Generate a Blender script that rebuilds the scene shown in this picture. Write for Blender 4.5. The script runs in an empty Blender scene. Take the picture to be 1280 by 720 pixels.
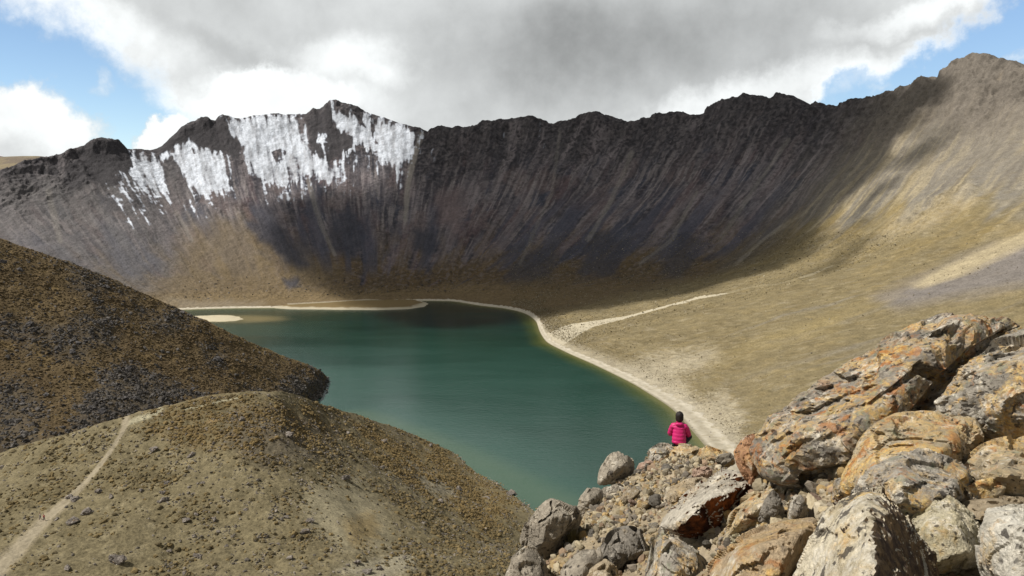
import bpy, bmesh, math, random, time
import numpy as np
from mathutils import Vector

T0 = time.time()
random.seed(7)
RNG = np.random.default_rng(11)
SC = bpy.context.scene
COL = SC.collection

# ------------------------------------------------------------------ camera
F = 985.0                      # focal length in pixels of the 1280 px frame
PITCH = math.atan(98 / F)
CAM = np.array([0.0, 0.0, 120.0])
cp, sp = math.cos(PITCH), math.sin(PITCH)


def P(px, py, D):
    """world point seen at pixel (px, py), D metres ahead of the camera"""
    cx, cy = (px - 640) / F, (360 - py) / F
    y, z = cp + cy * sp, -sp + cy * cp
    return np.array([cx / y * D, D, CAM[2] + z / y * D])


def PX(px, D, z):
    """world point at column px, distance D and height z"""
    t = (CAM[2] - z) / D
    cy = (math.tan(PITCH) - t) / (1 + t * math.tan(PITCH))
    py = 360 - cy * F
    return P(px, py, D)


def PZ(px, py, z=0.0):
    a = P(px, py, 1.0)
    return P(px, py, (z - CAM[2]) / (a[2] - CAM[2]))


def proj(v):
    x, y, z = v[..., 0], v[..., 1], v[..., 2] - CAM[2]
    f = y * cp - z * sp
    u = y * sp + z * cp
    f = np.where(f < 1e-3, 1e-3, f)
    return 640 + F * x / f, 360 - F * u / f


SUN_EL, SUN_AZ = math.radians(52), math.radians(-101)     # azimuth from +Y, clockwise
TOSUN = np.array([math.cos(SUN_EL) * math.sin(SUN_AZ), math.cos(SUN_EL) * math.cos(SUN_AZ), math.sin(SUN_EL)])

# ------------------------------------------------------------------ numpy noise


def _h(ix, iy, iz, s):
    n = (ix.astype(np.int64) * 374761393 + iy.astype(np.int64) * 668265263 + iz.astype(np.int64) * 2147483647 % 4294967291 + s * 974711) & 0xFFFFFFFF
    n = ((n ^ (n >> 13)) * 1274126177) & 0xFFFFFFFF
    n = ((n ^ (n >> 15)) * 2246822519) & 0xFFFFFFFF
    return (n ^ (n >> 16)) & 0xFFFFFFFF


def hash01(ix, iy, iz, s=0):
    return _h(ix, iy, iz * 7919, s) / 4294967295.0


def vnoise(p, s=0):
    """gradient noise, about -1..1"""
    i = np.floor(p)
    f = p - i
    i = i.astype(np.int64)
    w = f * f * f * (f * (f * 6 - 15) + 10)
    out = np.zeros(p.shape[:-1])
    for dx in (0, 1):
        wx = w[..., 0] if dx else 1 - w[..., 0]
        for dy in (0, 1):
            wy = w[..., 1] if dy else 1 - w[..., 1]
            for dz in (0, 1):
                wz = w[..., 2] if dz else 1 - w[..., 2]
                h = _h(i[..., 0] + dx, i[..., 1] + dy, (i[..., 2] + dz) * 7919, s)
                gx = (h & 1023) / 511.5 - 1
                gy = ((h >> 10) & 1023) / 511.5 - 1
                gz = ((h >> 20) & 1023) / 511.5 - 1
                out += wx * wy * wz * (gx * (f[..., 0] - dx) + gy * (f[..., 1] - dy) + gz * (f[..., 2] - dz))
    return out * 1.35


def fbm(p, oct=4, s=0, gain=.5, lac=2.03):
    a, o = 1.0, 0
    t = 0
    for k in range(oct):
        o = o + a * vnoise(p, s + k * 17)
        t += a
        a *= gain
        p = p * lac
    return o / t * 1.5


def ridged(p, oct=3, s=0):
    a, o, t = 1.0, 0, 0
    for k in range(oct):
        o = o + a * (1 - 2 * np.abs(vnoise(p, s + k * 13)))
        t += a
        a *= .5
        p = p * 2.1
    return o / t


def worley(p, s=0, want=False):
    """F1, F2, random of the nearest cell"""
    i = np.floor(p).astype(np.int64)
    f1 = np.full(p.shape[:-1], 9.0)
    f2 = np.full(p.shape[:-1], 9.0)
    cid = np.zeros(p.shape[:-1])
    off = np.zeros(p.shape)
    for dx in (-1, 0, 1):
        for dy in (-1, 0, 1):
            for dz in (-1, 0, 1):
                a, b, c = i[..., 0] + dx, i[..., 1] + dy, i[..., 2] + dz
                qx = a + hash01(a, b, c, s + 1)
                qy = b + hash01(a, b, c, s + 2)
                qz = c + hash01(a, b, c, s + 3)
                d = np.sqrt((qx - p[..., 0]) ** 2 + (qy - p[..., 1]) ** 2 + (qz - p[..., 2]) ** 2)
                r = hash01(a, b, c, s + 4)
                m = d < f1
                f2 = np.where(m, f1, np.minimum(f2, d))
                cid = np.where(m, r, cid)
                f1 = np.where(m, d, f1)
                if want:
                    off = np.where(m[..., None], np.stack([p[..., 0] - qx, p[..., 1] - qy, p[..., 2] - qz], -1), off)
    return (f1, f2, cid, off) if want else (f1, f2, cid)


def v3(x, y, z=0.0):
    return np.stack(np.broadcast_arrays(np.asarray(x, float), np.asarray(y, float), np.asarray(z, float)), -1)


def ss(a, b, x):
    t = np.clip((x - a) / (b - a), 0, 1)
    return t * t * (3 - 2 * t)


def mix(a, b, t):
    t = np.asarray(t)[..., None]
    return a * (1 - t) + np.asarray(b) * t


def polysd(x, y, poly):
    """signed distance, positive inside"""
    poly = np.asarray(poly, float)
    n = len(poly)
    d = np.full(x.shape, 1e12)
    ins = np.zeros(x.shape, bool)
    for k in range(n):
        ax, ay = poly[k]
        bx, by = poly[(k + 1) % n]
        ex, ey = bx - ax, by - ay
        wx, wy = x - ax, y - ay
        t = np.clip((wx * ex + wy * ey) / (ex * ex + ey * ey + 1e-12), 0, 1)
        d = np.minimum(d, (wx - ex * t) ** 2 + (wy - ey * t) ** 2)
        c = (ay > y) != (by > y)
        with np.errstate(divide='ignore', invalid='ignore'):
            xi = ax + (y - ay) / (by - ay + 1e-12) * ex
        ins ^= c & (x < xi)
    d = np.sqrt(d)
    return np.where(ins, d, -d)


def linesd(x, y, line, widths=None):
    """distance to a polyline, divided by the local width when widths are given"""
    d = np.full(x.shape, 1e9)
    for k in range(len(line) - 1):
        ax, ay = line[k]
        bx, by = line[k + 1]
        ex, ey = bx - ax, by - ay
        wx, wy = x - ax, y - ay
        t = np.clip((wx * ex + wy * ey) / (ex * ex + ey * ey + 1e-12), 0, 1)
        q = np.sqrt((wx - ex * t) ** 2 + (wy - ey * t) ** 2)
        if widths is not None:
            q = q / (widths[k] * (1 - t) + widths[k + 1] * t)
        d = np.minimum(d, q)
    return d


def pchip(xk, yk, x):
    """monotone cubic along axis 0"""
    xk = np.asarray(xk, float)
    yk = np.asarray(yk, float)
    sh = (-1,) + (1,) * (yk.ndim - 1)
    h = np.diff(xk)
    dl = np.diff(yk, axis=0) / h.reshape(sh)
    m = np.zeros_like(yk)
    a, b = dl[:-1], dl[1:]
    w1 = (2 * h[1:] + h[:-1]).reshape(sh)
    w2 = (h[1:] + 2 * h[:-1]).reshape(sh)
    with np.errstate(divide='ignore', invalid='ignore'):
        hm = (w1 + w2) / (w1 / a + w2 / b)
    m[1:-1] = np.where(a * b > 0, np.nan_to_num(hm), 0)
    m[0], m[-1] = dl[0], dl[-1]
    i = np.clip(np.searchsorted(xk, x, side='right') - 1, 0, len(xk) - 2)
    t = ((x - xk[i]) / h[i]).reshape(sh)
    hh = h[i].reshape(sh)
    return ((2 * t ** 3 - 3 * t ** 2 + 1) * yk[i] + (t ** 3 - 2 * t ** 2 + t) * hh * m[i]
            + (-2 * t ** 3 + 3 * t ** 2) * yk[i + 1] + (t ** 3 - t ** 2) * hh * m[i + 1])


# ------------------------------------------------------------------ object helpers
def tag(o, label=None, cat=None, group=None, kind=None):
    if label:
        o['label'] = label
    if cat:
        o['category'] = cat
    if group:
        o['group'] = group
    if kind:
        o['kind'] = kind
    return o


def new_mesh(name, V, faces, cols=None, suv=None, smooth=True):
    """faces: (n,3) or (n,4) int array"""
    me = bpy.data.meshes.new(name)
    V = np.asarray(V, np.float32)
    faces = np.asarray(faces, np.int32)
    n, k = faces.shape
    me.vertices.add(len(V))
    me.vertices.foreach_set('co', V.ravel())
    me.loops.add(n * k)
    me.loops.foreach_set('vertex_index', faces.ravel())
    me.polygons.add(n)
    me.polygons.foreach_set('loop_start', np.arange(0, n * k, k, dtype=np.int32))
    me.polygons.foreach_set('use_smooth', np.full(n, smooth, bool))
    me.update(calc_edges=True)
    if cols is not None:
        a = me.attributes.new('Col', 'FLOAT_COLOR', 'POINT')
        c = np.ones((len(V), 4), np.float32)
        c[:, :3] = cols
        a.data.foreach_set('color', c.ravel())
    if suv is not None:
        a = me.attributes.new('suv', 'FLOAT_VECTOR', 'POINT')
        a.data.foreach_set('vector', np.asarray(suv, np.float32).ravel())
    return me


def link(name, me, mat=None, parent=None):
    o = bpy.data.objects.new(name, me)
    COL.objects.link(o)
    if mat:
        me.materials.append(mat)
    if parent:
        o.parent = parent
    return o


def grid_faces(R, C):
    idx = np.arange(R * C).reshape(R, C)
    return np.stack([idx[:-1, :-1], idx[:-1, 1:], idx[1:, 1:], idx[1:, :-1]], -1)


def sub_mesh(name, V, faces, cols, suv, mat):
    used = np.unique(faces)
    remap = np.zeros(len(V), np.int64)
    remap[used] = np.arange(len(used))
    return link(name, new_mesh(name, V[used], remap[faces], cols[used], None if suv is None else suv[used]), mat)


# ------------------------------------------------------------------ node helpers
class NT:
    def __init__(self, tree):
        self.t = tree
        tree.nodes.clear()

    def n(self, ty, **kw):
        nd = self.t.nodes.new(ty)
        for k, v in kw.items():
            setattr(nd, k, v)
        return nd

    def put(self, sock, v):
        if v is None:
            return
        if hasattr(v, 'is_output'):
            self.t.links.new(v, sock)
        elif isinstance(v, (tuple, list)) and len(v) == 3 and sock.type == 'RGBA':
            sock.default_value = (*v, 1)
        else:
            sock.default_value = v

    def m(self, op, a, b=None, c=None, clamp=False):
        nd = self.n('ShaderNodeMath', operation=op, use_clamp=clamp)
        for s, v in zip(nd.inputs, (a, b, c)):
            self.put(s, v)
        return nd.outputs[0]

    def vm(self, op, a, b=None, scale=None):
        nd = self.n('ShaderNodeVectorMath', operation=op)
        self.put(nd.inputs[0], a)
        self.put(nd.inputs[1], b)
        if scale is not None:
            self.put(nd.inputs['Scale'], scale)
        return nd.outputs[0]

    def noise(self, vec, scale, detail=6, rough=.55, dist=0.0, out=0):
        nd = self.n('ShaderNodeTexNoise')
        self.put(nd.inputs['Vector'], vec)
        nd.inputs['Scale'].default_value = scale
        nd.inputs['Detail'].default_value = detail
        nd.inputs['Roughness'].default_value = rough
        nd.inputs['Distortion'].default_value = dist
        return nd.outputs[out]

    def voro(self, vec, scale, feature='F1', out=0):
        nd = self.n('ShaderNodeTexVoronoi', feature=feature)
        self.put(nd.inputs['Vector'], vec)
        nd.inputs['Scale'].default_value = scale
        return nd.outputs[out]

    def step(self, x, a, b, lo=0.0, hi=1.0):
        nd = self.n('ShaderNodeMapRange', interpolation_type='SMOOTHSTEP')
        for s, v in zip(nd.inputs, (x, a, b, lo, hi)):
            self.put(s, v)
        return nd.outputs[0]

    def mix(self, f, a, b, mode='MIX'):
        nd = self.n('ShaderNodeMix', data_type='RGBA', blend_type=mode)
        self.put(nd.inputs[0], f)
        self.put(nd.inputs[6], a)
        self.put(nd.inputs[7], b)
        return nd.outputs[2]

    def attr(self, name, out='Color'):
        return self.n('ShaderNodeAttribute', attribute_name=name).outputs[out]

    def bump(self, h, strength, dist, normal=None):
        nd = self.n('ShaderNodeBump')
        nd.inputs['Strength'].default_value = strength
        nd.inputs['Distance'].default_value = dist
        self.put(nd.inputs['Height'], h)
        if normal is not None:
            self.put(nd.inputs['Normal'], normal)
        return nd.outputs[0]

    def bsdf(self, col, rough=.9, normal=None, spec=.25, **kw):
        b = self.n('ShaderNodeBsdfPrincipled')
        self.put(b.inputs['Base Color'], col)
        self.put(b.inputs['Roughness'], rough)
        b.inputs['Specular IOR Level'].default_value = spec
        if normal is not None:
            self.put(b.inputs['Normal'], normal)
        for k, v in kw.items():
            self.put(b.inputs[k.replace('_', ' ')], v)
        o = self.n('ShaderNodeOutputMaterial')
        self.t.links.new(b.outputs[0], o.inputs[0])
        return b


def newmat(name):
    m = bpy.data.materials.new(name)
    m.use_nodes = True
    return m, NT(m.node_tree)


def terrain_mat(name, fine, bump_scale, bump_d, amt=.5, streak=False):
    """vertex-attribute albedo broken up by world-space noise"""
    m, n = newmat(name)
    pos = n.n('ShaderNodeNewGeometry').outputs['Position']
    c = n.attr('Col')
    a = n.noise(pos, fine, 5, .7)
    b = n.noise(pos, fine * .17, 4, .6)
    k = n.m('ADD', n.m('MULTIPLY', n.m('SUBTRACT', a, .5), 2.2 * amt), n.m('ADD', 1.0, n.m('MULTIPLY', n.m('SUBTRACT', b, .5), amt)))
    c = n.mix(1.0, c, n.n('ShaderNodeCombineColor').outputs[0], 'MULTIPLY')
    cc = [x for x in m.node_tree.nodes if x.bl_idname == 'ShaderNodeCombineColor'][0]
    for s in cc.inputs:
        n.put(s, k)
    h = n.noise(pos, bump_scale, 7, .68)
    if streak:
        h = n.m('ADD', h, n.m('MULTIPLY', n.noise(n.attr('suv', 'Vector'), 1.0, 2, .5), .5))
    n.bsdf(c, .95, n.bump(h, .9, bump_d), spec=.12)
    return m


def simple_mat(name, col, rough=.8, var=.25, scale=8, bump=.02, spec=.25):
    m, n = newmat(name)
    oc = n.n('ShaderNodeTexCoord').outputs['Object']
    a = n.noise(oc, scale, 5, .6)
    c = n.mix(a, tuple(x * (1 - var) for x in col), tuple(min(1, x * (1 + var)) for x in col))
    n.bsdf(c, rough, n.bump(n.noise(oc, scale * 4, 4), .5, bump), spec=spec)
    return m


# ------------------------------------------------------------------ world: sky and clouds
def build_world():
    w = bpy.data.worlds.new('World')
    SC.world = w
    w.use_nodes = True
    n = NT(w.node_tree)
    d = n.n('ShaderNodeTexCoord').outputs['Generated']
    sep = n.n('ShaderNodeSeparateXYZ')
    n.put(sep.inputs[0], d)
    x, y, z = sep.outputs
    wv = n.vm('SUBTRACT', n.noise(d, 5.0, 8, .6, out=1), (.5, .5, .5))
    wv2 = n.vm('SUBTRACT', n.noise(d, 16.0, 8, .62, out=1), (.5, .5, .5))
    ws = n.n('ShaderNodeSeparateXYZ')
    n.put(ws.inputs[0], n.vm('ADD', n.vm('SCALE', wv, scale=.16), n.vm('SCALE', wv2, scale=.075)))
    az = n.m('ADD', n.m('ARCTAN2', x, y), ws.outputs[0])
    el = n.m('ADD', n.m('ARCSINE', z), n.m('MULTIPLY', ws.outputs[2], .7))

    def ell(px, py, rx, ry, rot=0.0):
        p = P(px, py, 1.0) - CAM
        a0 = math.atan2(p[0], p[1])
        e0 = math.asin(p[2] / np.linalg.norm(p))
        c, s = math.cos(math.radians(rot)), math.sin(math.radians(rot))
        da, de = n.m('SUBTRACT', az, a0), n.m('SUBTRACT', el, e0)
        u = n.m('DIVIDE', n.m('ADD', n.m('MULTIPLY', da, c), n.m('MULTIPLY', de, s)), rx / F)
        v = n.m('DIVIDE', n.m('SUBTRACT', n.m('MULTIPLY', de, c), n.m('MULTIPLY', da, s)), ry / F)
        r = n.m('SQRT', n.m('ADD', n.m('MULTIPLY', u, u), n.m('MULTIPLY', v, v)))
        return n.m('SUBTRACT', 1.0, r)

    def mx(*a):
        r = a[0]
        for q in a[1:]:
            r = n.m('SMOOTH_MAX', r, q, .12)
        return r

    fine = n.m('SUBTRACT', n.noise(d, 15.0, 11, .62), .5)
    fine2 = n.m('SUBTRACT', n.noise(d, 40.0, 9, .62), .5)
    # openings of blue sky
    hole = mx(ell(60, 84, 160, 66, -20), ell(165, 146, 135, 52, -12), ell(-120, 60, 220, 80, 0), ell(90, 172, 120, 44, 0),
              ell(1185, 74, 150, 36, 26), ell(1275, 30, 120, 56, 30), ell(1420, 60, 190, 70, 10), ell(1072, 122, 60, 32, 25), ell(1150, 118, 90, 16, 12))
    hole = n.step(n.m('ADD', hole, n.m('ADD', n.m('MULTIPLY', fine, .95), n.m('MULTIPLY', fine2, .35))), .0, .60)
    # cumulus standing in the openings
    cum = mx(ell(16, 163, 92, 62, 0), ell(-90, 170, 120, 62, 0), ell(216, 156, 46, 27, 25), ell(345, 138, 85, 55, 0))
    cum = n.step(n.m('ADD', cum, n.m('ADD', n.m('MULTIPLY', fine, .85), n.m('MULTIPLY', fine2, .3))), .0, .30)
    cum2 = mx(ell(1092, 92, 62, 20, 12), ell(1112, 104, 34, 14, 0), ell(1250, 74, 60, 10, 8), ell(112, 86, 22, 16, 20), ell(330, 104, 14, 14, 0))
    wisp = n.step(n.m('ADD', cum2, n.m('ADD', n.m('MULTIPLY', fine, 1.5), n.m('MULTIPLY', fine2, .8))), .25, 1.25)
    cover = n.m('MAXIMUM', n.m('MAXIMUM', n.m('SUBTRACT', 1.0, hole), cum), n.m('MULTIPLY', wisp, .42))
    # brightness of the cloud: grey belly, white where the sun gets through
    big = n.noise(d, 4.2, 7, .58)
    med = n.noise(d, 11.0, 10, .62)
    val = n.m('ADD', .64, n.m('ADD', n.m('MULTIPLY', n.m('SUBTRACT', big, .5), .50), n.m('MULTIPLY', n.m('SUBTRACT', med, .5), .34)))
    dark = n.step(ell(810, 55, 430, 110, 2), .0, .9)
    dark2 = n.step(ell(290, 66, 260, 30, -12), .0, .9)
    val = n.m('SUBTRACT', val, n.m('MULTIPLY', dark, .23))
    val = n.m('SUBTRACT', val, n.m('MULTIPLY', dark2, .10))
    white = n.step(n.m('ADD', mx(ell(330, 128, 190, 46, 0), ell(430, 88, 110, 44, 0), ell(60, 10, 210, 36, -14), ell(1090, 85, 120, 36, 14), ell(1170, 2, 140, 24, 15), ell(930, 120, 190, 34, 12)), n.m('MULTIPLY', fine, .6)), .0, .9)
    val = n.m('ADD', val, n.m('MULTIPLY', white, .34))
    rim = n.m('MULTIPLY', hole, n.m('SUBTRACT', 1.0, hole))
    val = n.m('ADD', val, n.m('MULTIPLY', rim, .9))
    cval = n.m('SUBTRACT', .98, n.m('MULTIPLY', n.step(ell(10, 205, 150, 48, 0), .0, .9), .30))
    val = n.m('ADD', n.m('MULTIPLY', val, n.m('SUBTRACT', 1.0, cum)), n.m('MULTIPLY', n.m('ADD', cval, n.m('MULTIPLY', n.m('SUBTRACT', med, .5), .5)), cum))
    val = n.m('ADD', n.m('MULTIPLY', val, n.m('SUBTRACT', 1.0, n.m('MULTIPLY', wisp, hole))), n.m('MULTIPLY', .92, n.m('MULTIPLY', wisp, hole)))
    # the deck overhead and behind the camera is a darker grey
    val = n.m('MULTIPLY', val, n.step(z, .26, .6, 1.0, .30))
    val = n.m('MAXIMUM', n.m('MINIMUM', val, 1.0), .05)
    ccol = n.n('ShaderNodeCombineColor')
    n.put(ccol.inputs[0], n.m('MULTIPLY', val, .97))
    n.put(ccol.inputs[1], val)
    n.put(ccol.inputs[2], n.m('MULTIPLY', val, 1.0))
    sky = n.n('ShaderNodeTexSky', sky_type='NISHITA', sun_disc=False, sun_elevation=SUN_EL, sun_rotation=-SUN_AZ, altitude=2000, air_density=1.25, dust_density=.2, ozone_density=3.0)
    bg1 = n.n('ShaderNodeBackground')
    n.put(bg1.inputs[0], sky.outputs[0])
    bg1.inputs[1].default_value = .13
    bg2 = n.n('ShaderNodeBackground')
    n.put(bg2.inputs[0], ccol.outputs[0])
    ms = n.n('ShaderNodeMixShader')
    n.put(ms.inputs[0], cover)
    n.put(ms.inputs[1], bg1.outputs[0])
    n.put(ms.inputs[2], bg2.outputs[0])
    o = n.n('ShaderNodeOutputWorld')
    n.put(o.inputs[0], ms.outputs[0])


build_world()
sun = bpy.data.lights.new('sun', 'SUN')
sun.energy = 5.0
sun.angle = math.radians(.53)
sun.color = (1.0, .95, .87)
so = bpy.data.objects.new('sun', sun)
COL.objects.link(so)
so.rotation_euler = Vector(TOSUN).to_track_quat('Z', 'Y').to_euler()
so.location = (-60, 0, 200)

cam = bpy.data.cameras.new('camera')
cam.sensor_width = 36
cam.lens = 36 * F / 1280
cam.clip_start = .1
cam.clip_end = 12000
co = bpy.data.objects.new('camera', cam)
COL.objects.link(co)
co.location = CAM
co.rotation_euler = (math.pi / 2 - PITCH, 0, 0)
SC.camera = co

# ------------------------------------------------------------------ crater: far wall and right slope
RIDGE = [(-700, 330), (-400, 290), (-300, 268), (-150, 242), (0, 216), (25, 206), (62, 196.5), (75, 194), (85, 190), (90, 189), (100, 185), (110, 179), (120, 175), (128, 173.5), (138, 177), (150, 182),
         (158, 187), (175, 186.5), (186, 188), (195, 186), (202, 183), (207, 178), (215, 171), (220, 166), (226, 159), (235, 155), (243, 153), (249, 150), (258, 148), (263, 151), (268, 152), (272, 147), (277, 143.5), (284, 145), (290, 147), (300, 148.5), (308, 147), (315, 145),
         (330, 144), (342, 142.5), (355, 144), (370, 143.5), (382, 143), (387, 139), (391, 136.5), (396, 138.5), (402, 136), (408, 131), (412, 127.5), (420, 127), (425, 129.5), (432, 130), (440, 133), (447, 136), (455, 140), (465, 144), (475, 147), (480, 147.5),
         (490, 151), (500, 155), (508, 157), (515, 158.5), (525, 162), (535, 165), (540, 162), (555, 161), (565, 163), (575, 162.5), (585, 163.5), (592, 159), (600, 155), (606, 152.5), (615, 154.5), (625, 152), (632, 150.5), (640, 150),
         (648, 150), (660, 149.5), (666, 147), (672, 148.5), (680, 152), (688, 156), (694, 156.5), (700, 153), (706, 151.5), (709, 151.5), (712, 153.5), (718, 151), (724, 149), (730, 147), (737, 146), (743, 142.5), (750, 142), (758, 145), (768, 146.5), (776, 150), (785, 154), (795, 155),
         (800, 155), (812, 150), (818, 150.5), (825, 146), (832, 144), (845, 144), (850, 145.5), (856, 143.5), (862, 145.5), (870, 146), (878, 144), (886, 143), (893, 137), (900, 134), (905, 131), (910, 127), (917, 124), (924, 121.5), (932, 120.5), (938, 119), (945, 120), (955, 122),
         (962, 122.5), (966, 127), (971, 128), (977, 125), (980, 121.5), (983, 120), (992, 121), (999, 123.5), (1004, 126), (1010, 129), (1013, 132), (1022, 131), (1029, 129), (1033, 132.5), (1038, 134), (1047, 133), (1062, 133), (1065, 128), (1073, 126), (1079, 124), (1088, 122.5), (1096, 122.5), (1104, 123.5), (1110, 119.5),
         (1115, 117), (1127, 115.5), (1135, 111.5), (1148, 107), (1156, 101), (1165, 99.5), (1171, 97.5), (1178, 100.5), (1182, 97), (1187, 90), (1193, 84), (1203, 79), (1211, 75), (1219, 73), (1230, 71), (1238, 71), (1246, 73), (1255, 76.5), (1265, 80), (1275, 80.5), (1285, 83),
         (1340, 76), (1420, 62), (1600, 40), (1900, 0), (2400, -80), (3500, -250), (6000, -600)]
# u, ridge distance, foot (px, D, z), flat (px, D, z), shore (px, py)
CC = [
    (-700, 800, (-500, 700, 40), (-300, 720, 8), (-200, 405)),
    (-300, 1000, (-150, 850, 25), (0, 850, 6), (60, 398)),
    (-100, 1180, (0, 950, 22), (90, 920, 6), (120, 393)),
    (0, 1260, (140, 1000, 20), (180, 965, 6), (180, 389)),
    (125, 1360, (222, 1040, 20), (245, 1000, 5), (235, 387)),
    (260, 1450, (325, 1070, 18), (315, 1010, 4), (290, 385.5)),
    (415, 1500, (435, 1090, 18), (400, 1030, 4), (380, 384.5)),
    (530, 1480, (498, 1104, 18), (464, 1056, 4), (440, 382)),
    (620, 1470, (538, 1116, 20), (498, 1072, 5), (500, 376)),
    (750, 1440, (600, 1130, 24), (556, 1075, 5), (560, 376.5)),
    (850, 1400, (678, 1120, 28), (604, 1040, 5), (600, 382)),
    (940, 1330, (762, 1090, 32), (650, 1010, 5), (635, 386.5)),
    (1050, 1230, (860, 1040, 40), (680, 950, 5), (660, 394)),
    (1110, 1150, (925, 980, 52), (690, 890, 5), (671, 404)),
    (1165, 1090, (960, 920, 60), (700, 840, 5), (674, 413)),
    (1230, 1030, (1020, 840, 70), (712, 770, 5), (682, 426)),
    (1300, 960, (1085, 750, 76), (740, 715, 5), (705, 439)),
    (1420, 870, (1160, 650, 80), (790, 635, 5), (745, 457)),
    (1600, 760, (1290, 560, 84), (850, 550, 5), (800, 485)),
    (1900, 640, (1480, 470, 84), (900, 462, 4), (845, 516)),
    (2400, 520, (1750, 380, 80), (960, 395, 4), (880, 556)),
    (3500, 380, (2300, 290, 70), (1100, 310, 4), (930, 650)),
    (6000, 260, (3500, 200, 60), (1300, 240, 4), (1000, 800)),
]
uk = np.array([c[0] for c in CC], float)
u = np.concatenate([np.linspace(-700, -40, 60, endpoint=False), np.linspace(-40, 1320, 1500, endpoint=False), 1320 * (6000 / 1320.) ** np.linspace(0, 1, 330)])
rpx = np.array([r[0] for r in RIDGE], float)
rpy = np.array([r[1] for r in RIDGE], float)
RD = pchip(uk, np.array([c[1] for c in CC], float), u)
ry_ = np.interp(u, rpx, rpy)
ridge = np.array([P(a, b, d) for a, b, d in zip(u, ry_, RD)])
foot = pchip(uk, np.array([PX(*c[2]) for c in CC]), u)
flat = pchip(uk, np.array([PX(*c[3]) for c in CC]), u)
shore = pchip(uk, np.array([PZ(*c[4]) for c in CC]), u)
inw = flat - shore
inw[:, 2] = 0
inw /= np.linalg.norm(inw, axis=1)[:, None] + 1e-9
under = shore - inw * 30
under[:, 2] = -6
bank = shore + inw * 12
bank[:, 2] = 1.6
out = ridge - foot
out[:, 2] = 0
out /= np.linalg.norm(out, axis=1)[:, None]
# smooth the outward direction along the ridge
for _ in range(3):
    out = np.apply_along_axis(lambda a: np.convolve(np.pad(a, 20, mode='edge'), np.ones(41) / 41, 'valid'), 0, out)
mid = foot * .48 + ridge * .52
smr = np.convolve(np.pad(ridge[:, 2], 30, mode='edge'), np.ones(61) / 61, 'valid')
mid[:, 2] = foot[:, 2] + (smr - foot[:, 2]) * .40
up = foot * .14 + ridge * .86
up[:, 2] = foot[:, 2] + (smr - foot[:, 2]) * .80
back = ridge + out * 60
back[:, 2] = ridge[:, 2] - 45
back2 = ridge + out * 420
back2[:, 2] = ridge[:, 2] - 270
rows = np.stack([under, shore, bank, flat, foot, mid, up, ridge, back, back2])
vk = np.array([-.05, 0, .03, .16, .36, .66, .91, 1.0, 1.06, 1.3])
vv = np.concatenate([np.linspace(-.05, 0, 4, endpoint=False), np.linspace(0, .03, 14, endpoint=False), np.linspace(.03, .16, 60, endpoint=False), np.linspace(.16, .36, 95, endpoint=False),
                     np.linspace(.36, 1.0, 300, endpoint=False), np.linspace(1.0, 1.06, 10, endpoint=False), np.linspace(1.06, 1.3, 10)])
G = pchip(vk, rows, vv)                       # (R, C, 3)
R_, C_ = G.shape[:2]
vcol = np.repeat(vv[:, None], C_, 1)
ulen = np.concatenate([[0], np.cumsum(np.linalg.norm(np.diff(ridge[:, :2] * .5 + foot[:, :2] * .5, axis=0), axis=1))])
U = np.repeat(ulen[None, :], R_, 0)            # metres along the wall
Vm = np.concatenate([np.zeros((1, C_)), np.cumsum(np.linalg.norm(np.diff(G, axis=0), axis=2), axis=0)])
# wander the fall lines a little
Uw = U + 8 * fbm(v3(U / 140, Vm / 320, 3.1), 3, 5)
hgt = np.clip((G[..., 2]) / 300, 0, 1)
amp = ss(.28, .6, vcol) * (1 - ss(.93, 1.0, vcol))
gul = ridged(v3(Uw / 70, Vm / 420, .3), 4, 2)
gul2 = fbm(v3(Uw / 16, Vm / 130, 7.7), 4, 9)
crag = ridged(v3(Uw / 34, Vm / 46, 1.7), 4, 31)
px0, py0 = proj(G)
SNOWREG = [(90, 195), (160, 186), (215, 175), (280, 146), (400, 138), (520, 155), (515, 200), (480, 230), (420, 245), (300, 262), (180, 270), (130, 250)]
snreg = ss(-6, 10, polysd(px0, py0, SNOWREG))
craz = ss(.72, .95, vcol + .08 * fbm(v3(Uw / 60, Vm / 90, 4.4), 3, 77))
wallside = 1 - ss(1120, 1330, np.repeat(u[None, :], R_, 0))
gl = .55 + .45 * ss(380, 620, np.repeat(u[None, :], R_, 0))
gmod = .35 + .9 * ss(-.4, .5, fbm(v3(Uw / 150, Vm / 200, 6.), 3, 39))
gulb = ridged(v3(Uw / 150, Vm / 600, 5.3), 3, 6)
d = amp * (6 * gul * (.5 + .5 * wallside) + 10 * gulb + 2.0 * gul2) * gl * gmod * (.45 + .55 * ss(.5, .8, vcol))
crag2 = ridged(G / 26., 5, 33)
d += (1 - .75 * snreg) * craz * (1 - ss(.97, 1.0, vcol)) * (8 * (crag - .1) * (.4 + .6 * wallside) + 10 * (crag2 - .1))
d += ss(.05, .2, vcol) * (1 - ss(.97, 1., vcol)) * (3.4 * fbm(G / 45., 4, 12) + 1.0 * fbm(G / 8., 4, 15))
knob0 = ss(-14, 14, polysd(px0, py0, [(1130, 265), (1170, 245), (1215, 228), (1225, 255), (1200, 262), (1160, 285), (1110, 300), (1085, 305)]))
d += knob0 * 9 * (crag2 + .1)
rj = (vcol > .985)
d += np.where(rj, 1.3 * fbm(v3(Uw / 11, Vm / 8, 2.2), 3, 51) * (.4 + 1.2 * ss(-.2, .4, fbm(v3(Uw / 70, 0 * Vm, 2.), 2, 52))), 0)
nx = np.repeat((-out * .45)[None], R_, 0)
G[..., 2] += d * np.where(rj, 1.0, .85)
G[..., :2] += nx[..., :2] * (d * (~rj))[..., None]

px, py = proj(G)
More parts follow.
